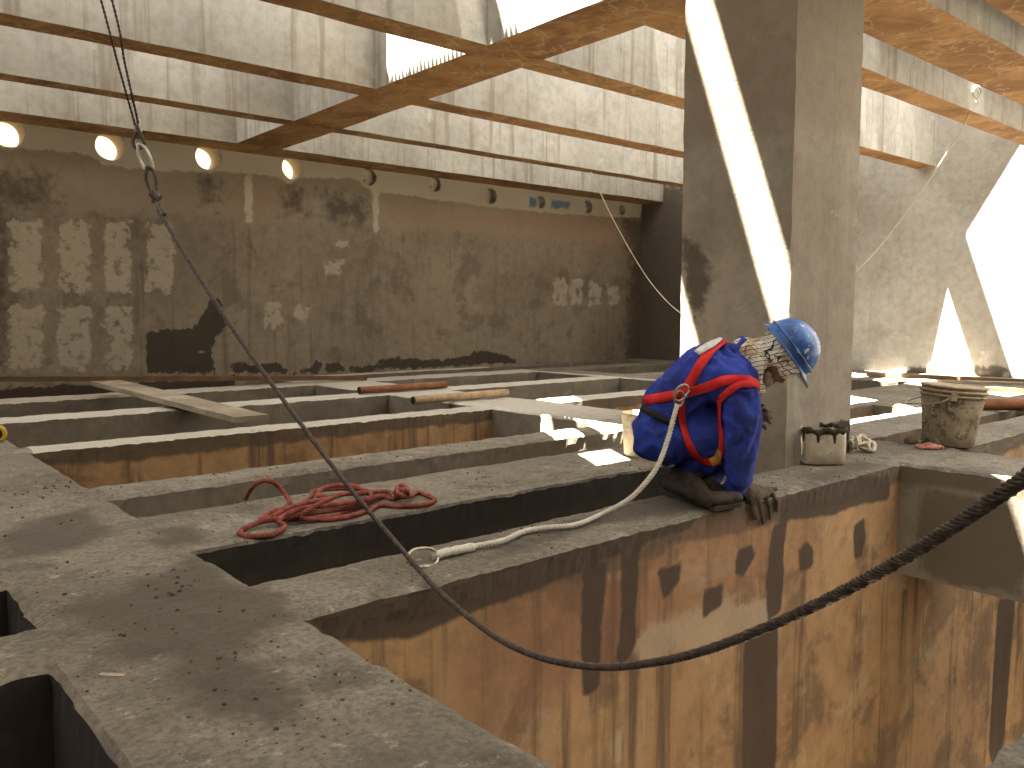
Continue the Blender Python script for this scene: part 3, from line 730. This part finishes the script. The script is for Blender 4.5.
blobobj('beard', [[(hd(.06, -.092, -.03), .026), (hd(.06, -.092, .03), .026), (hd(.075, -.115, 0), .022)], [(hd(.03, -.08, -.055), .02), (hd(.06, -.095, -.03), .022)], [(hd(.03, -.08, .055), .02), (hd(.06, -.095, .03), .022)]], M['beard'], person, .008, 2, .003, 60)
# coverall
cov_h = [[(W(654, 438, -.085), .110), (W(660, 432, .10), .112), (W(668, 448, 0.0), .085)],
    [(W(654, 434, -.085), .112), (W(660, 430, .10), .112), (W(669, 403, -.06), .118), (W(674, 398, .10), .112)],
    [(W(669, 403, -.06), .118), (W(674, 398, .10), .112), (W(702, 374, -.05), .125), (W(706, 368, .13), .115)],
    [(W(702, 374, -.05), .122), (W(706, 367, .13), .112), (Rsh, .088), (Lsh, .075), (W(722, 362, .07), .10), (W(744, 362, .09), .066)],
    [(Rsh + ZZ * .005, .088), (W(741, 412, -.12), .088)], [(W(741, 412, -.12), .088), (Rel, .080)], [(Rel, .080), (W(738, 470, -.05), .072)], [(W(738, 470, -.05), .072), (W(737, 487, -.01), .056)],
    [(Lsh, .075), (Lel, .064)], [(Lel, .064), (W(748, 422, .20), .044)],
    [(Rhip, .115), (W(705, 436, -.06), .095)], [(W(705, 436, -.06), .095), (Rkn, .082)], [(Rkn, .08), (W(710, 458, -.01), .078)], [(W(710, 458, -.01), .078), (W(693, 465, -.02), .066)],
    [(W(690, 420, .02), .10), (W(722, 408, .06), .075)], [(W(690, 420, -.02), .10), (W(712, 430, .03), .09)],
    [(Lhip, .115), (Lkn, .082)], [(Lkn, .08), (W(712, 466, .15), .07)], [(W(712, 466, .15), .07), (Lan, .06)]]
cv, cf = blob(cov_h, .009, 5, .014, 11)
coverall = mesh('coverall', cv, cf, M['blue'], person, True)
BV = BVHTree.FromPolygons(cv, cf)
def hit(x, y):
    h = BV.ray_cast(EYE, ray(x, y).normalized())
    return h
blobobj('collar', [[(W(735, 350, .02), .018), (W(744, 342, .06), .02)], [(W(744, 342, .06), .02), (W(741, 338, .12), .016)], [(W(735, 350, .02), .018), (W(748, 372, .0), .016)]], M['blue'], person, .008, 2)
# harness: webbing laid on the coverall
def ribbon(mb, px, wid, off=.006, th=.004, mi=0, closed_pts=None):
    pts, nrm = [], []
    P = spline([V(x, y, 0) for x, y in px], 3.0)
    for p in P:
        h = hit(p.x, p.y)
        if h[0] is None: continue
        pts.append(h[0]); nrm.append(h[1])
    if len(pts) < 3: return mb
    for _ in range(4):
        nrm = [(nrm[max(i - 1, 0)] + nrm[i] * 2 + nrm[min(i + 1, len(nrm) - 1)]).normalized() for i in range(len(nrm))]
        pts = [pts[0]] + [(pts[i - 1] + pts[i] * 2 + pts[i + 1]) / 4 for i in range(1, len(pts) - 1)] + [pts[-1]]
    vs, fs = [], []
    for i, p in enumerate(pts):
        t_ = (pts[min(i + 1, len(pts) - 1)] - pts[max(i - 1, 0)]).normalized(); s_ = t_.cross(nrm[i]).normalized(); n_ = s_.cross(t_)
        for a, b in ((-1, off), (1, off), (1, off + th), (-1, off + th)):
            q = p + s_ * (wid / 2 * a)
            near = BV.find_nearest(q)
            if near[0] is not None and abs(a) == 1:
                dd = (q + n_ * off - near[0]).dot(near[1])
                if dd < .003: q = q + near[1] * (.003 - dd)
            vs.append(q + n_ * b)
    for i in range(len(pts) - 1):
        for k in range(4): fs.append([i * 4 + k, i * 4 + (k + 1) % 4, i * 4 + 4 + (k + 1) % 4, i * 4 + 4 + k])
    n = len(pts); fs += [[3, 2, 1, 0], [n * 4 - 4, n * 4 - 3, n * 4 - 2, n * 4 - 1]]
    mb.add(vs, fs, mi); return mb
mb = MB()
ribbon(mb, [(636, 402), (655, 399), (672, 396), (684, 393)], .046)
ribbon(mb, [(684, 393), (700, 388), (718, 383), (735, 380), (748, 381), (757, 386)], .048, .009)
ribbon(mb, [(682, 395), (690, 383), (697, 370), (705, 358), (716, 348), (726, 343)], .044, .010)
ribbon(mb, [(752, 384), (738, 386), (728, 391), (721, 398)], .034, .014)
harness = mb.build('harness', M['red'], person, True)
mb = MB(); ribbon(mb, [(682, 400), (681, 418), (684, 434), (690, 448), (700, 458), (712, 463), (720, 460)], .034, .008)
ribbon(mb, [(721, 398), (722, 412), (722, 428), (722, 444), (721, 456)], .026, .012)
mb.build('leg_strap', M['red'], harness, True)
mb = MB(); ribbon(mb, [(698, 356), (706, 350), (716, 345), (723, 342)], .040, .017, .006); mb.build('shoulder_pad', M['label_pad'], harness, True)
mb = MB(); ribbon(mb, [(640, 406), (652, 413), (664, 419), (674, 424)], .034, .006); mb.build('waist_belt', M['black'], harness, True)
mb = MB(); ribbon(mb, [(710, 463), (718, 459), (724, 452)], .040, .018, .008); mb.build('strap_pad', M['tan_pad'], harness, True)
h = hit(682, 392); DP = h[0] + h[1] * .03 if h[0] else W(682, 392, -.15)
def ringpts(c, a, b, ra, rb, n=28, flat=0.0):
    return [Vector(c) + a * (math.cos(2 * math.pi * k / n) * ra) + b * (math.sin(2 * math.pi * k / n) * rb) for k in range(n)]
dn = (h[1] if h[0] else -AW); da = RR * .55 + ZZ * .8; da = (da - dn * da.dot(dn)).normalized(); db = dn.cross(da)
mb = MB(); tube(mb, ringpts(DP, da, db, .042, .026), .005, 8, closed=True); tube(mb, [DP + da * -.03 + db * -.024, DP + da * .03 + db * -.024], .005, 8); mb.build('back_ring', M['steel'], harness, True)
# gloves with five separate fingers
def hand(name, wrist, knuckles, mids, tips, thumb, rk=.0125):
    pc = sum(knuckles, Vector()) / 4
    hl = [[(wrist, .030)] + [(k, .014) for k in knuckles] + [(wrist.lerp(pc, .5), .027)]]
    for k, m_, t_ in zip(knuckles, mids, tips): hl += [[(k, rk), (m_, rk * .92)], [(m_, rk * .92), (t_, rk * .78)]]
    hl += [[(wrist.lerp(pc, .35) , .02), (thumb[0], .014)], [(thumb[0], .013), (thumb[1], .010)]]
    return blobobj(name, hl, M['glove'], person, .0055, 2, .0015, 40)
kn = [onz(751, 499, .016), onz(758, 498, .018), onz(765, 495, .018), onz(771, 491, .016)]
YF = 2.24 - .014
md = [ony(753, 510, YF - .004), ony(761, 509, YF - .008), ony(769, 506, YF - .006), ony(776, 501, YF)]
tp = [ony(756, 519, YF + .002), ony(763, 523, YF + .002), ony(770, 519, YF + .002), ony(777, 511, YF + .002)]
hand('glove', W(745, 488, .0), kn, md, tp, (onz(766, 489, .02) , onz(776, 489, .014)))
wl = W(752, 421, .20)
def hp(x, y, d): return W(x, y, .20 + d)
hand('glove', wl, [hp(759, 411, .0), hp(760, 415, -.012), hp(760, 420, -.018), hp(758, 425, -.018)], [hp(766, 410, .0), hp(768, 415, -.01), hp(767, 420, -.015), hp(764, 426, -.015)],
     [hp(770, 413, .02), hp(771, 418, .01), hp(770, 423, .005), hp(766, 429, .0)], (hp(757, 407, -.01), hp(763, 405, -.02)), .0115)
# boots: ankle shaft, heel raised, ball and toe on the beam
def boot(shift):
    heel, ank, top_, ball, toe = [p + shift for p in (W(668, 484, -.02), W(681, 474, -.02), W(688, 464, -.02), onz(708, 500, .050), onz(736, 498, .042))]
    o = blobobj('boot', [[(heel, .032), (ank, .045)], [(ank, .045), (top_, .054)], [(ank, .044), (ank.lerp(ball, .6) + ZZ * .012, .040)], [(heel, .031), (ball, .033)], [(ank.lerp(ball, .6) + ZZ * .012, .040), (ball, .038)], [(ball, .038), (toe, .032)]], M['boot'], person, .008, 3, .005, 26)
    dv = (toe - ball).normalized(); dh = (ball - heel).normalized(); nh = (dh.cross(ZZ).normalized()).cross(dh).normalized(); nh = nh if nh.z > 0 else -nh
    s_ = dv.cross(ZZ).normalized()
    line = [(heel - nh * .036 - dh * .036, .030, .022), (heel - nh * .036 + dh * .035, .034, .022), (heel - nh * .034 + dh * .042, .032, .010), (heel.lerp(ball, .62) - nh * .034, .036, .010), (V(ball.x, ball.y, .017), .044, .010), (V(toe.x, toe.y, .016), .038, .010), (V(toe.x, toe.y, .017) + dv * .034, .020, .009)]
    vs, fs = [], []
    for p, w_, th in line:
        for x, z in ((-1, .008), (1, .008), (1, -th), (-1, -th)): vs.append(p + s_ * w_ * x + (nh if len(vs) < 16 else ZZ) * z)
    n = len(line)
    for i in range(n - 1):
        for k in range(4): fs.append([i * 4 + k, i * 4 + (k + 1) % 4, i * 4 + 4 + (k + 1) % 4, i * 4 + 4 + k])
    fs += [[3, 2, 1, 0], [n * 4 - 4, n * 4 - 3, n * 4 - 2, n * 4 - 1]]
    mesh('sole', vs, fs, M['sole'], o, False)
boot(V(0, 0, 0)); boot(AW * .17 + RR * .04)
# scarf round head and neck
blobobj('scarf', [[(hd(-.035, .045, 0), .103), (hd(.02, .045, 0), .094)], [(hd(.05, .05, -.05 ), .05), (hd(.05, .05, .05), .05), (hd(.075, .00, -.045), .026), (hd(.075, .0, .045), .026)],
    [(hd(-.05, -.01, 0), .085), (W(752, 356, .09), .082)], [(W(752, 356, .09), .082), (W(744, 352, .09), .07)], [(W(757, 362, .01), .045), (W(758, 384, .02), .030)], [(W(758, 384, .02), .03), (W(761, 391, .05), .022)],
    [(W(750, 352, .02), .05), (W(758, 366, .01), .045)], [(hd(-.02, .0, -.06), .04), (hd(-.02, .04, -.06), .045), (hd(.01, .03, -.055), .042)], [(hd(-.02, .0, .06), .04), (hd(-.02, .04, .06), .045)]], M['scarf'], person, .010, 3, .007, 20)
# helmet
HB = W(787, 350, .10); ua = (RR * .80 + ZZ * .58).normalized(); fa = (RR * .57 - ZZ * .82); fa = (fa - ua * fa.dot(ua)).normalized(); sa = ua.cross(fa)
def hel(f, s_, u): return HB + fa * f + sa * s_ + ua * u
vs, fs = [], []; NS, NR = 40, 14
for i in range(NR + 1):
    e = i / NR * math.pi / 2
    for k in range(NS):
        a = 2 * math.pi * k / NS; r = math.cos(e); ridge = .010 * math.exp(-((math.sin(a) * r) / .10) ** 2)
        ridge += .006 * math.exp(-((abs(math.sin(a) * r) - .38) / .07) ** 2)
        vs.append(hel(.148 * math.cos(a) * r, .122 * math.sin(a) * r, (.142 + ridge) * math.sin(e) ** .9))
for i in range(NR):
    for k in range(NS): fs.append([i * NS + k, i * NS + (k + 1) % NS, (i + 1) * NS + (k + 1) % NS, (i + 1) * NS + k])
k0 = len(vs)                                            # rolled rim, longer at the front
for ring, (g, u) in enumerate(((0, 0), (.016, -.010), (.018, -.016), (.002, -.012))):
    for k in range(NS):
        a = 2 * math.pi * k / NS; fr = max(0, math.cos(a)) ** 2 * (.028 if ring in (1, 2) else 0)
        vs.append(hel((.148 + g + fr) * math.cos(a), (.122 + g) * math.sin(a), u - fr * .25))
for r in range(3):
    for k in range(NS): fs.append([k0 + r * NS + k, k0 + (r + 1) * NS + k, k0 + (r + 1) * NS + (k + 1) % NS, k0 + r * NS + (k + 1) % NS])
helmet = mesh('helmet', vs, fs, M['helmet'], person, True)
mb = MB(); tube(mb, [hel((.15) * math.cos(a), .124 * math.sin(a), .030) for a in [2 * math.pi * k / 40 for k in range(40)]], .0045, 6, closed=True); mb.build('rain_gutter', M['helmet'], helmet, True)
vs, fs = [], []; n = 14
for i in range(n + 1):
    a = (i / n - .5) * 1.7
    for g, u in ((.150, -.004), (.205 * (1 - .12 * abs(a)), -.022), (.205 * (1 - .12 * abs(a)), -.028), (.150, -.012)): vs.append(hel(g * math.cos(a), g * .86 * math.sin(a), u))
for i in range(n):
    for k in range(4): fs.append([i * 4 + k, i * 4 + 4 + k, i * 4 + 4 + (k + 1) % 4, i * 4 + (k + 1) % 4])
fs += [[0, 1, 2, 3], [n * 4 + 3, n * 4 + 2, n * 4 + 1, n * 4]]
mesh('peak', vs, fs, M['helmet_dark'], helmet, True)

# ------------------------------------------------------------------ white lanyard from the harness to the steel cable
def dep(p): return (Vector(p) - EYE).dot(FW)
G = onz(598, 516, .018)
R0 = DP - da * .03 - ZZ * .03
d0, d1 = dep(R0), dep(G)
hang = [R0] + [atd(x, y, d0 + (d1 - d0) * f) for x, y, f in ((673, 420, .12), (667, 442, .3), (659, 463, .5), (648, 480, .68), (628, 500, .85))]
flat = [G] + [onz(x, y, .016) for x, y in ((575, 525), (545, 528), (523, 532), (505, 540), (482, 545), (462, 549))]
lan = empty('safety_lanyard', onz(470, 549), 'white twisted rope lanyard running from the harness along the beam to the steel cable', 'rope')
mb = MB(); rope(mb, hang + flat, .0125, .05, 3); mb.build('rope', M['lanyard'], lan, True)
SL = [onz(x, y, .018) for x, y in ((474, 547), (458, 550), (444, 553), (434, 556))]
mb = MB(); tube(mb, spline(SL, .02), [.015 + .004 * math.sin(i * 1.9) ** 2 for i in range(len(spline(SL, .02)))], 10); mb.build('eye_splice', M['lanyard'], lan, True)
KA, KB = onz(436, 556, .02), onz(410, 559, .045)
km = (KA + KB) / 2; ka = (KB - KA); kl = ka.length / 2 + .008; ka.normalize(); kb = (AW * .75 + ZZ * .5); kb = (kb - ka * kb.dot(ka)).normalized()
mb = MB(); tube(mb, [km + ka * (kl * (abs(math.cos(t_)) ** .8) * (1 if math.cos(t_) > 0 else -1)) + kb * (.034 * (abs(math.sin(t_)) ** .8) * (1 if math.sin(t_) > 0 else -1)) for t_ in [2 * math.pi * k / 36 for k in range(36)]], .0055, 8, closed=True)
tube(mb, [km + ka * (-kl * .55) - kb * .034, km + ka * (kl * .25) - kb * .034], .0085, 10); mb.build('carabiner', M['steel'], lan, True)
mb = MB(); c2 = R0 + (DP - R0) * .5; rp = ringpts(c2, (DP - R0).normalized(), db, (DP - R0).length * .62, .022); tube(mb, rp, .005, 8, closed=True); mb.build('carabiner', M['steel'], lan, True)

# ------------------------------------------------------------------ steel lifeline
cabl = empty('lifeline_cable', atd(410, 558, 2.93), 'dark steel wire rope hanging from the roof and sagging across the open cell in front', 'cable')
CP = [(158, 210, 3.85), (190, 262, 3.7), (230, 325, 3.52), (285, 402, 3.3), (345, 482, 3.08), (410, 559, 2.88), (440, 592, 2.74), (475, 622, 2.58), (510, 645, 2.42), (550, 660, 2.26), (600, 667, 2.08), (650, 663, 1.90), (700, 652, 1.74), (760, 630, 1.58), (830, 598, 1.42), (900, 560, 1.29), (960, 522, 1.19), (1030, 474, 1.09), (1120, 408, .98)]
mb = MB(); rope(mb, [atd(x, y, d * (1 - .16 * max(0, (x - 410) / 700))) for x, y, d in CP], .0105, .055, 6, step=.012, seg=5); mb.build('wire_rope', M['wire_rope'], cabl, True)
py = -40.0
for k in range(400):
    py = -40 - k
    if onz(104 + .27 * py, py, ZS).y < 3.92: break
top = onz(104 + .27 * py, py, ZS + .01); dt = dep(top)
mb = MB()
for x0, y0, x1 in ((136, 128, 101), (139, 126, 112)):
    rope(mb, [atd(x0, y0, 3.92), atd((x0 + x1) / 2 - .5, 64, 3.92 + (dt - 3.92) * .35), atd(x1, 0, 3.92 + (dt - 3.92) * .6), top + RR * (.02 if x1 > 105 else -.02)], .007, .05, 6, step=.02, seg=5)
mb.build('sling', M['wire_rope'], cabl, True)
mb = MB(); tube(mb, [atd(136.5, 118, 3.92), atd(138.5, 132, 3.92)], .017, 10); mb.build('ferrule', M['steel'], cabl, True)
mb = MB(); tube(mb, spline([atd(x, y, 3.91) for x, y in ((138, 131), (133, 141), (136, 148), (144, 146), (142, 137), (138, 131))], .012), .009, 8); mb.build('thimble', M['wire_rope'], cabl, True)
def pxring(pts, d, r): return tube(MB(), spline([atd(x, y, d) for x, y in pts + pts[:1]], .012), r, 8)
pxring([(138, 144), (145, 148), (151, 160), (152, 169), (146, 169), (139, 158)], 3.88, .009).build('shackle', M['steel'], cabl, True)
pxring([(147, 166), (153, 170), (156, 182), (155, 196), (150, 190), (146, 178)], 3.86, .008).build('cable_eye', M['wire_rope'], cabl, True)
mb = MB(); tube(mb, [atd(152, 193, 3.85), atd(159, 199, 3.85)], .022, 8); tube(mb, [atd(154, 190, 3.85), atd(153, 203, 3.84)], .008, 6); tube(mb, [atd(158, 205, 3.85), atd(164, 215, 3.83)], .013, 8); mb.build('cable_clamp', M['wire_rope'], cabl, False)

# thin cord slung behind the pillar
a, b = ony(977, 96, 3.74), ony(591, 172, 8.96); da_, db_ = dep(a), dep(b)
P = [(977, 100, 0), (955, 140, .07), (925, 186, .16), (893, 230, .25), (865, 263, .33), (820, 302, .45), (770, 326, .58), (725, 330, .68), (685, 316, .76), (655, 288, .83), (630, 250, .89), (606, 205, .95), (591, 172, 1)]
cord = empty('slack_cord', a, 'thin pale cord slung from the right roof beam down behind the pillar', 'cord')
mb = MB(); tube(mb, spline([atd(x, y, da_ + (db_ - da_) * f) for x, y, f in P], .08), .0075, 6); mb.build('cord', M['thinwire'], cord, True)
mb = MB(); tube(mb, spline([ony(x, y, 3.735) for x, y in ((977, 100), (973, 92), (977, 86), (981, 92), (977, 100))], .02), .009, 6); mb.build('loop', M['thinwire'], cord, True)

# ------------------------------------------------------------------ red rope heap
RP = [(110, 215, 0), (118, 190, .03), (150, 145, .10), (205, 130, .12), (255, 160, .08), (295, 215, .035), (290, 235, .02), (230, 282, 0), (172, 300, 0), (230, 262, .01), (330, 245, .02), (390, 200, .01), (400, 178, .01), (500, 165, .01), (600, 172, .01), (655, 205, .01), (600, 240, 0), (470, 285, 0), (330, 296, 0), (235, 300, .01), (250, 268, .03), (360, 228, .03), (480, 205, .03), (420, 195, .03), (450, 160, .035), (560, 152, .035), (645, 190, .035), (600, 232, .02), (480, 258, .02), (350, 276, .02), (265, 292, .02), (180, 306, .01), (105, 335, 0), (88, 358, 0), (150, 369, 0), (240, 356, 0), (276, 325, .005), (250, 300, .03),
      (330, 255, .045), (450, 238, .045), (590, 218, .045), (690, 200, .0), (740, 208, .0), (770, 200, .03), (800, 178, .05), (785, 150, .06), (758, 160, .05), (765, 192, .05), (800, 196, .03), (790, 170, .07), (752, 176, .04), (740, 200, .02), (800, 200, .01), (850, 182, 0), (915, 212, 0), (870, 234, 0), (770, 240, 0), (680, 236, 0), (630, 262, 0), (500, 292, 0), (400, 297, .0), (345, 282, .02), (420, 232, .06), (520, 190, .05), (600, 185, .05), (640, 180, .02), (720, 178, 0), (745, 205, .03)]
mb = MB(); rope(mb, [onz(220 + x / 4.267, 450 + y / 4.267, .012 + z) for x, y, z in RP], .0125, .045, 3)
o = mb.build('rope', M['redrope'], None, True, base=onz(335, 505))
tag(o, 'faded red rope heaped in loops on the wide floor beam', 'rope')

# ------------------------------------------------------------------ pails and bucket
def crusted_bucket():
    c = onz(947, 444, .0); ax = (ZZ + RR * .07).normalized()
    e = empty('bucket', c, 'grey bucket caked in dried cement standing on the beam crossing', 'bucket')
    mb = MB(); lathe(mb, [(.155, .0), (.165, .006), (.172, .08), (.185, .2), (.198, .33), (.203, .36), (.203, .40), (.190, .40), (.186, .34), (.165, .12), (.0001, .11)], c, ax, 40, 0, .012); mb.build('pail', M['bucket'], e, True)
    mb = MB()
    for h_, r_ in ((.405, .207), (.375, .211), (.345, .207)): lathe(mb, [(r_ - .008, h_ - .008), (r_, h_ - .008), (r_ + .004, h_), (r_, h_ + .008), (r_ - .008, h_ + .008)], c, ax, 40, 0, .006)
    mb.build('rim', M['bucket_rim'], e, True)
    v0 = (-AW * .92 - RR * .25).normalized()
    l0 = c + ax * .355 + v0 * .213; l1 = c + ax * .355 - v0 * .213
    mb = MB(); plank(mb, l0 + ZZ * .03, l0 - ZZ * .035, .035, .02, side=RR, n=4); mb.build('handle_lug', M['bucket_rim'], e)
    mb = MB(); tube(mb, spline([l0 - v0 * -.005, l0 - RR * .10 - ZZ * .05 - AW * .0, c + ax * .28 - RR * .285, c + ax * .27 - RR * .285 + AW * .06, c + ax * .30 - RR * .22 + AW * .13, l1], .02), .005, 6); mb.build('handle', M['steel'], e, True)
crusted_bucket()
def cut_pail():
    c = onz(821, 462, .0)
    e = empty('pail', c, 'squarish white pail crusted with cement, standing on the beam before the pillar', 'pail')
    rot = 0
    mb = MB(); lathe(mb, [(.118, 0), (.128, .012), (.132, .08), (.134, .16), (.133, .205), (.122, .205), (.118, .15), (.0001, .14)], c, ZZ, 48, 0, .016, sq=3.4); mb.build('shell', M['whitepail'], e, True)
    v = []
    for k in range(64):
        a = 2 * math.pi * k / 64 + random.uniform(-.04, .04); r = .128 / (abs(math.cos(a)) ** 3.4 + abs(math.sin(a)) ** 3.4) ** (1 / 3.4)
        u = ZZ.orthogonal().normalized(); w_ = ZZ.cross(u)
        p = c + ZZ * (.205 + random.uniform(-.006, .010)) + (u * math.cos(a) + w_ * math.sin(a)) * r
        v.append([(p, random.uniform(.010, .019))] if k % 7 else [(p, .014), (p - ZZ * random.uniform(.03, .12) + (p - c - ZZ * .2).normalized() * .006, .006)])
    blobobj('mortar_rim', v, M['mortar'], e, .007, 2, .003, 50)
    blobobj('mortar_fill', [[(c + ZZ * .14, .02), (c + ZZ * .14 + RR * .07, .02), (c + ZZ * .14 - RR * .07, .02), (c + ZZ * .14 + AW * .07, .02), (c + ZZ * .14 - AW * .07, .02)]], M['mortar'], e, .01, 2, .005, 40)
cut_pail()
def white_pail():
    c = onz(645, 455, .0)
    e = empty('pail', c, 'white plastic pail splashed with cement behind the crouching person', 'pail')
    mb = MB(); lathe(mb, [(.120, 0), (.132, .01), (.142, .15), (.150, .255), (.156, .262), (.156, .275), (.144, .275), (.136, .12), (.0001, .11)], c, ZZ, 40, 0, .005); mb.build('shell', M['whitepail'], e, True)
    mb = MB(); tube(mb, spline([c + ZZ * .25 - AW * .15, c + ZZ * .19 - AW * .16 - RR * .09, c + ZZ * .17 - RR * .17, c + ZZ * .19 + AW * .16 - RR * .09, c + ZZ * .25 + AW * .15], .02), .004, 6); mb.build('handle', M['steel'], e, True)
white_pail()
# cream rope tangle by the foot of the pillar
random.seed(3); c = onz(860, 452, .0); pts = []
for k in range(14):
    q = c + RR * random.uniform(-.085, .085) + AW * random.uniform(-.05, .05)
    q.z = .03 + .075 * max(0, 1 - abs((q - c).dot(RR)) / .10) * random.random()
    u = Vector((random.gauss(0, 1), random.gauss(0, 1), random.gauss(0, 1))).normalized(); w_ = u.orthogonal().normalized()
    for m_ in range(9):
        a = m_ / 8 * 2 * math.pi * random.uniform(1.0, 1.3); rr = random.uniform(.024, .036)
        p = q + u * math.cos(a) * rr + w_ * math.sin(a) * rr; p.z = max(p.z, .012); pts.append(p)
mb = MB(); rope(mb, pts, .0095, .05, 3, step=.009, seg=5); o = mb.build('rope', M['whiterope'], None, True, base=c)
tag(o, 'small tangle of cream rope at the foot of the pillar', 'rope')
c = onz(928, 449, .0)
o = blobobj('rag', [[(c - RR * .07 + ZZ * .015, .014), (c + RR * .0 + ZZ * .03 - AW * .01, .016)], [(c + ZZ * .03 - AW * .01, .016), (c + RR * .09 + ZZ * .012, .012)], [(c - RR * .06 + ZZ * .012 - AW * .04, .011), (c + RR * .06 + ZZ * .014 - AW * .03, .012)]], M['pinkrag'], None, .007, 2, .005, 40, base=c)
tag(o, 'crumpled faded pink rag beside the cement-caked bucket', 'rag')
c = onz(908, 444.0, .0)
o = blobobj('mortar_lump', [[(c + ZZ * .025, .028), (c + RR * .05 + ZZ * .02, .022), (c + RR * .02 + ZZ * .05, .016)]], M['bucket_in'], None, .008, 1, .006, 40, base=c)
tag(o, 'small grey mortar lump between the pink rag and the bucket', 'mortar')

# ------------------------------------------------------------------ planks and pipes lying about
def board(name, a, b, wid, th, mat, label, n=14, side=None, cat='plank', group=None):
    mb = MB(); plank(mb, a, b, wid, th, 0, side, n); o = mb.build(name, mat, None, False, base=Vector(a).lerp(Vector(b), .5)); return tag(o, label, cat, group)
fa_, fb_ = ony(106, 380.5, 9.9), (onz(230, 417.5, .03) + onz(273, 414, .03)) / 2
board('plank', fa_, fb_, .30, .05, M['wood'], 'wide weathered plank laid askew across the far floor beams', 14, side=(onz(273, 414, .03) - onz(230, 417.5, .03)))
board('timber_rail', ony(-40, 376.5, 10.62), onz(366, 376, .06), .09, .055, M['wood_brown'], 'long brown timber rail lying along the foot of the back wall', 30, cat='timber')
board('timber', onz(868, 372.5, .06), onz(1090, 381.5, .06), .16, .05, M['wood_pale'], 'long pale timber board lying in front of the sunlit right wall', 24, cat='timber')
board('timber', onz(898, 378.5, .035), onz(1040, 383, .035), .12, .035, M['wood'], 'grey board behind the bucket, just nearer than the long pale timber', 16, cat='timber')
board('timber_offcut', onz(978, 386.5, .05), onz(1044, 389.5, .05), .12, .05, M['wood_brown'], 'short dark brown timber offcut right of the bucket', 8, cat='timber')
def pipe(a, b, r, mat, label):
    a, b = Vector(a), Vector(b); e = empty('pipe', a.lerp(b, .5), label, 'pipe')
    mb = MB(); tube(mb, [a.lerp(b, k / 24) + Vector(noise.noise_vector(a.lerp(b, k / 24) * 3)) * .004 for k in range(25)], r, 14, cap=False); mb.build('barrel', mat, e, True)
    d = (b - a).normalized()
    for p, s_ in ((a, 1), (b, -1)):
        mb = lathe(MB(), [(r * 1.0, 0), (r * .78, 0), (r * .76, .03), (.0001, .031)], p, d * s_, 14); mb.build('pipe_mouth', M['hole_dark'], e, True)
pipe(onz(359, 390.5, .05), onz(446, 384.5, .05), .042, M['rust'], 'rusty orange steel pipe, the farther of two lying on the floor beams')
pipe(onz(413, 400.5, .05), onz(507, 392.5, .05), .042, M['palepipe'], 'dusty pale pipe, the nearer of two lying on the floor beams')
pipe(onz(926, 402.5, .06), onz(1080, 406.5, .06), .055, M['rust'], 'brown steel pipe lying behind the bucket at the right')
c = onz(-1, 442, .0); e = empty('reel', c, 'yellow and black plastic reel at the left end of a floor beam', 'reel')
mb = MB(); tube(mb, ringpts(c + ZZ * .06, FW.cross(ZZ).normalized(), ZZ, .045, .045), .016, 8, closed=True); mb.build('rim', M['yellow'], e, True)
mb = MB(); lathe(mb, [(.0001, -.012), (.036, -.012), (.036, .012), (.0001, .012)], c + ZZ * .06, V(FW.x, FW.y, 0), 20); mb.build('hub', M['black'], e, False)
c = onz(110, 674, .006)
o = board('wood_chip', c - RR * .03, c + RR * .035 + AW * .01, .014, .006, M['wood'], 'thin pale wood chip lying on the near floor slab', 4, cat='wood chip')
# crumbs of dirt and mortar strewn on the near slab
random.seed(11); mb = MB()
t = bmesh.new(); bmesh.ops.create_icosphere(t, subdivisions=1, radius=1); IV = [v.co.copy() for v in t.verts]; IF = [[v.index for v in f.verts] for f in t.faces]; t.free()
def solid(x, y):
    i = np.searchsorted(XL, x) - 1; j = np.searchsorted(YL, y) - 1
    return 0 <= i < DEP.shape[0] and 0 <= j < DEP.shape[1] and DEP[i, j] > .1
cnt = 0
while cnt < 1100:
    x, y = (random.uniform(.2, 1.3), random.uniform(1.2, 5)) if random.random() < .6 else (random.uniform(1, 5), random.choice((random.gauss(2.44, .12), random.gauss(3.45, .2), random.gauss(4.5, .1))))
    if not solid(x, y) or noise.noise(V(x * 2, y * 2, 1)) < -.1 + .3 * random.random(): continue
    s_ = .002 + .006 * random.random() ** 4
    mb.add([V(x, y, s_ * .3) + Vector((v.x * s_ * random.uniform(.6, 1.3), v.y * s_ * random.uniform(.6, 1.3), v.z * s_ * .7)) for v in IV], IF); cnt += 1
o = mb.build('dirt_crumbs', M['crumbs']); tag(o, 'dark dirt crumbs strewn over the near floor slab', 'crumbs', kind='stuff')
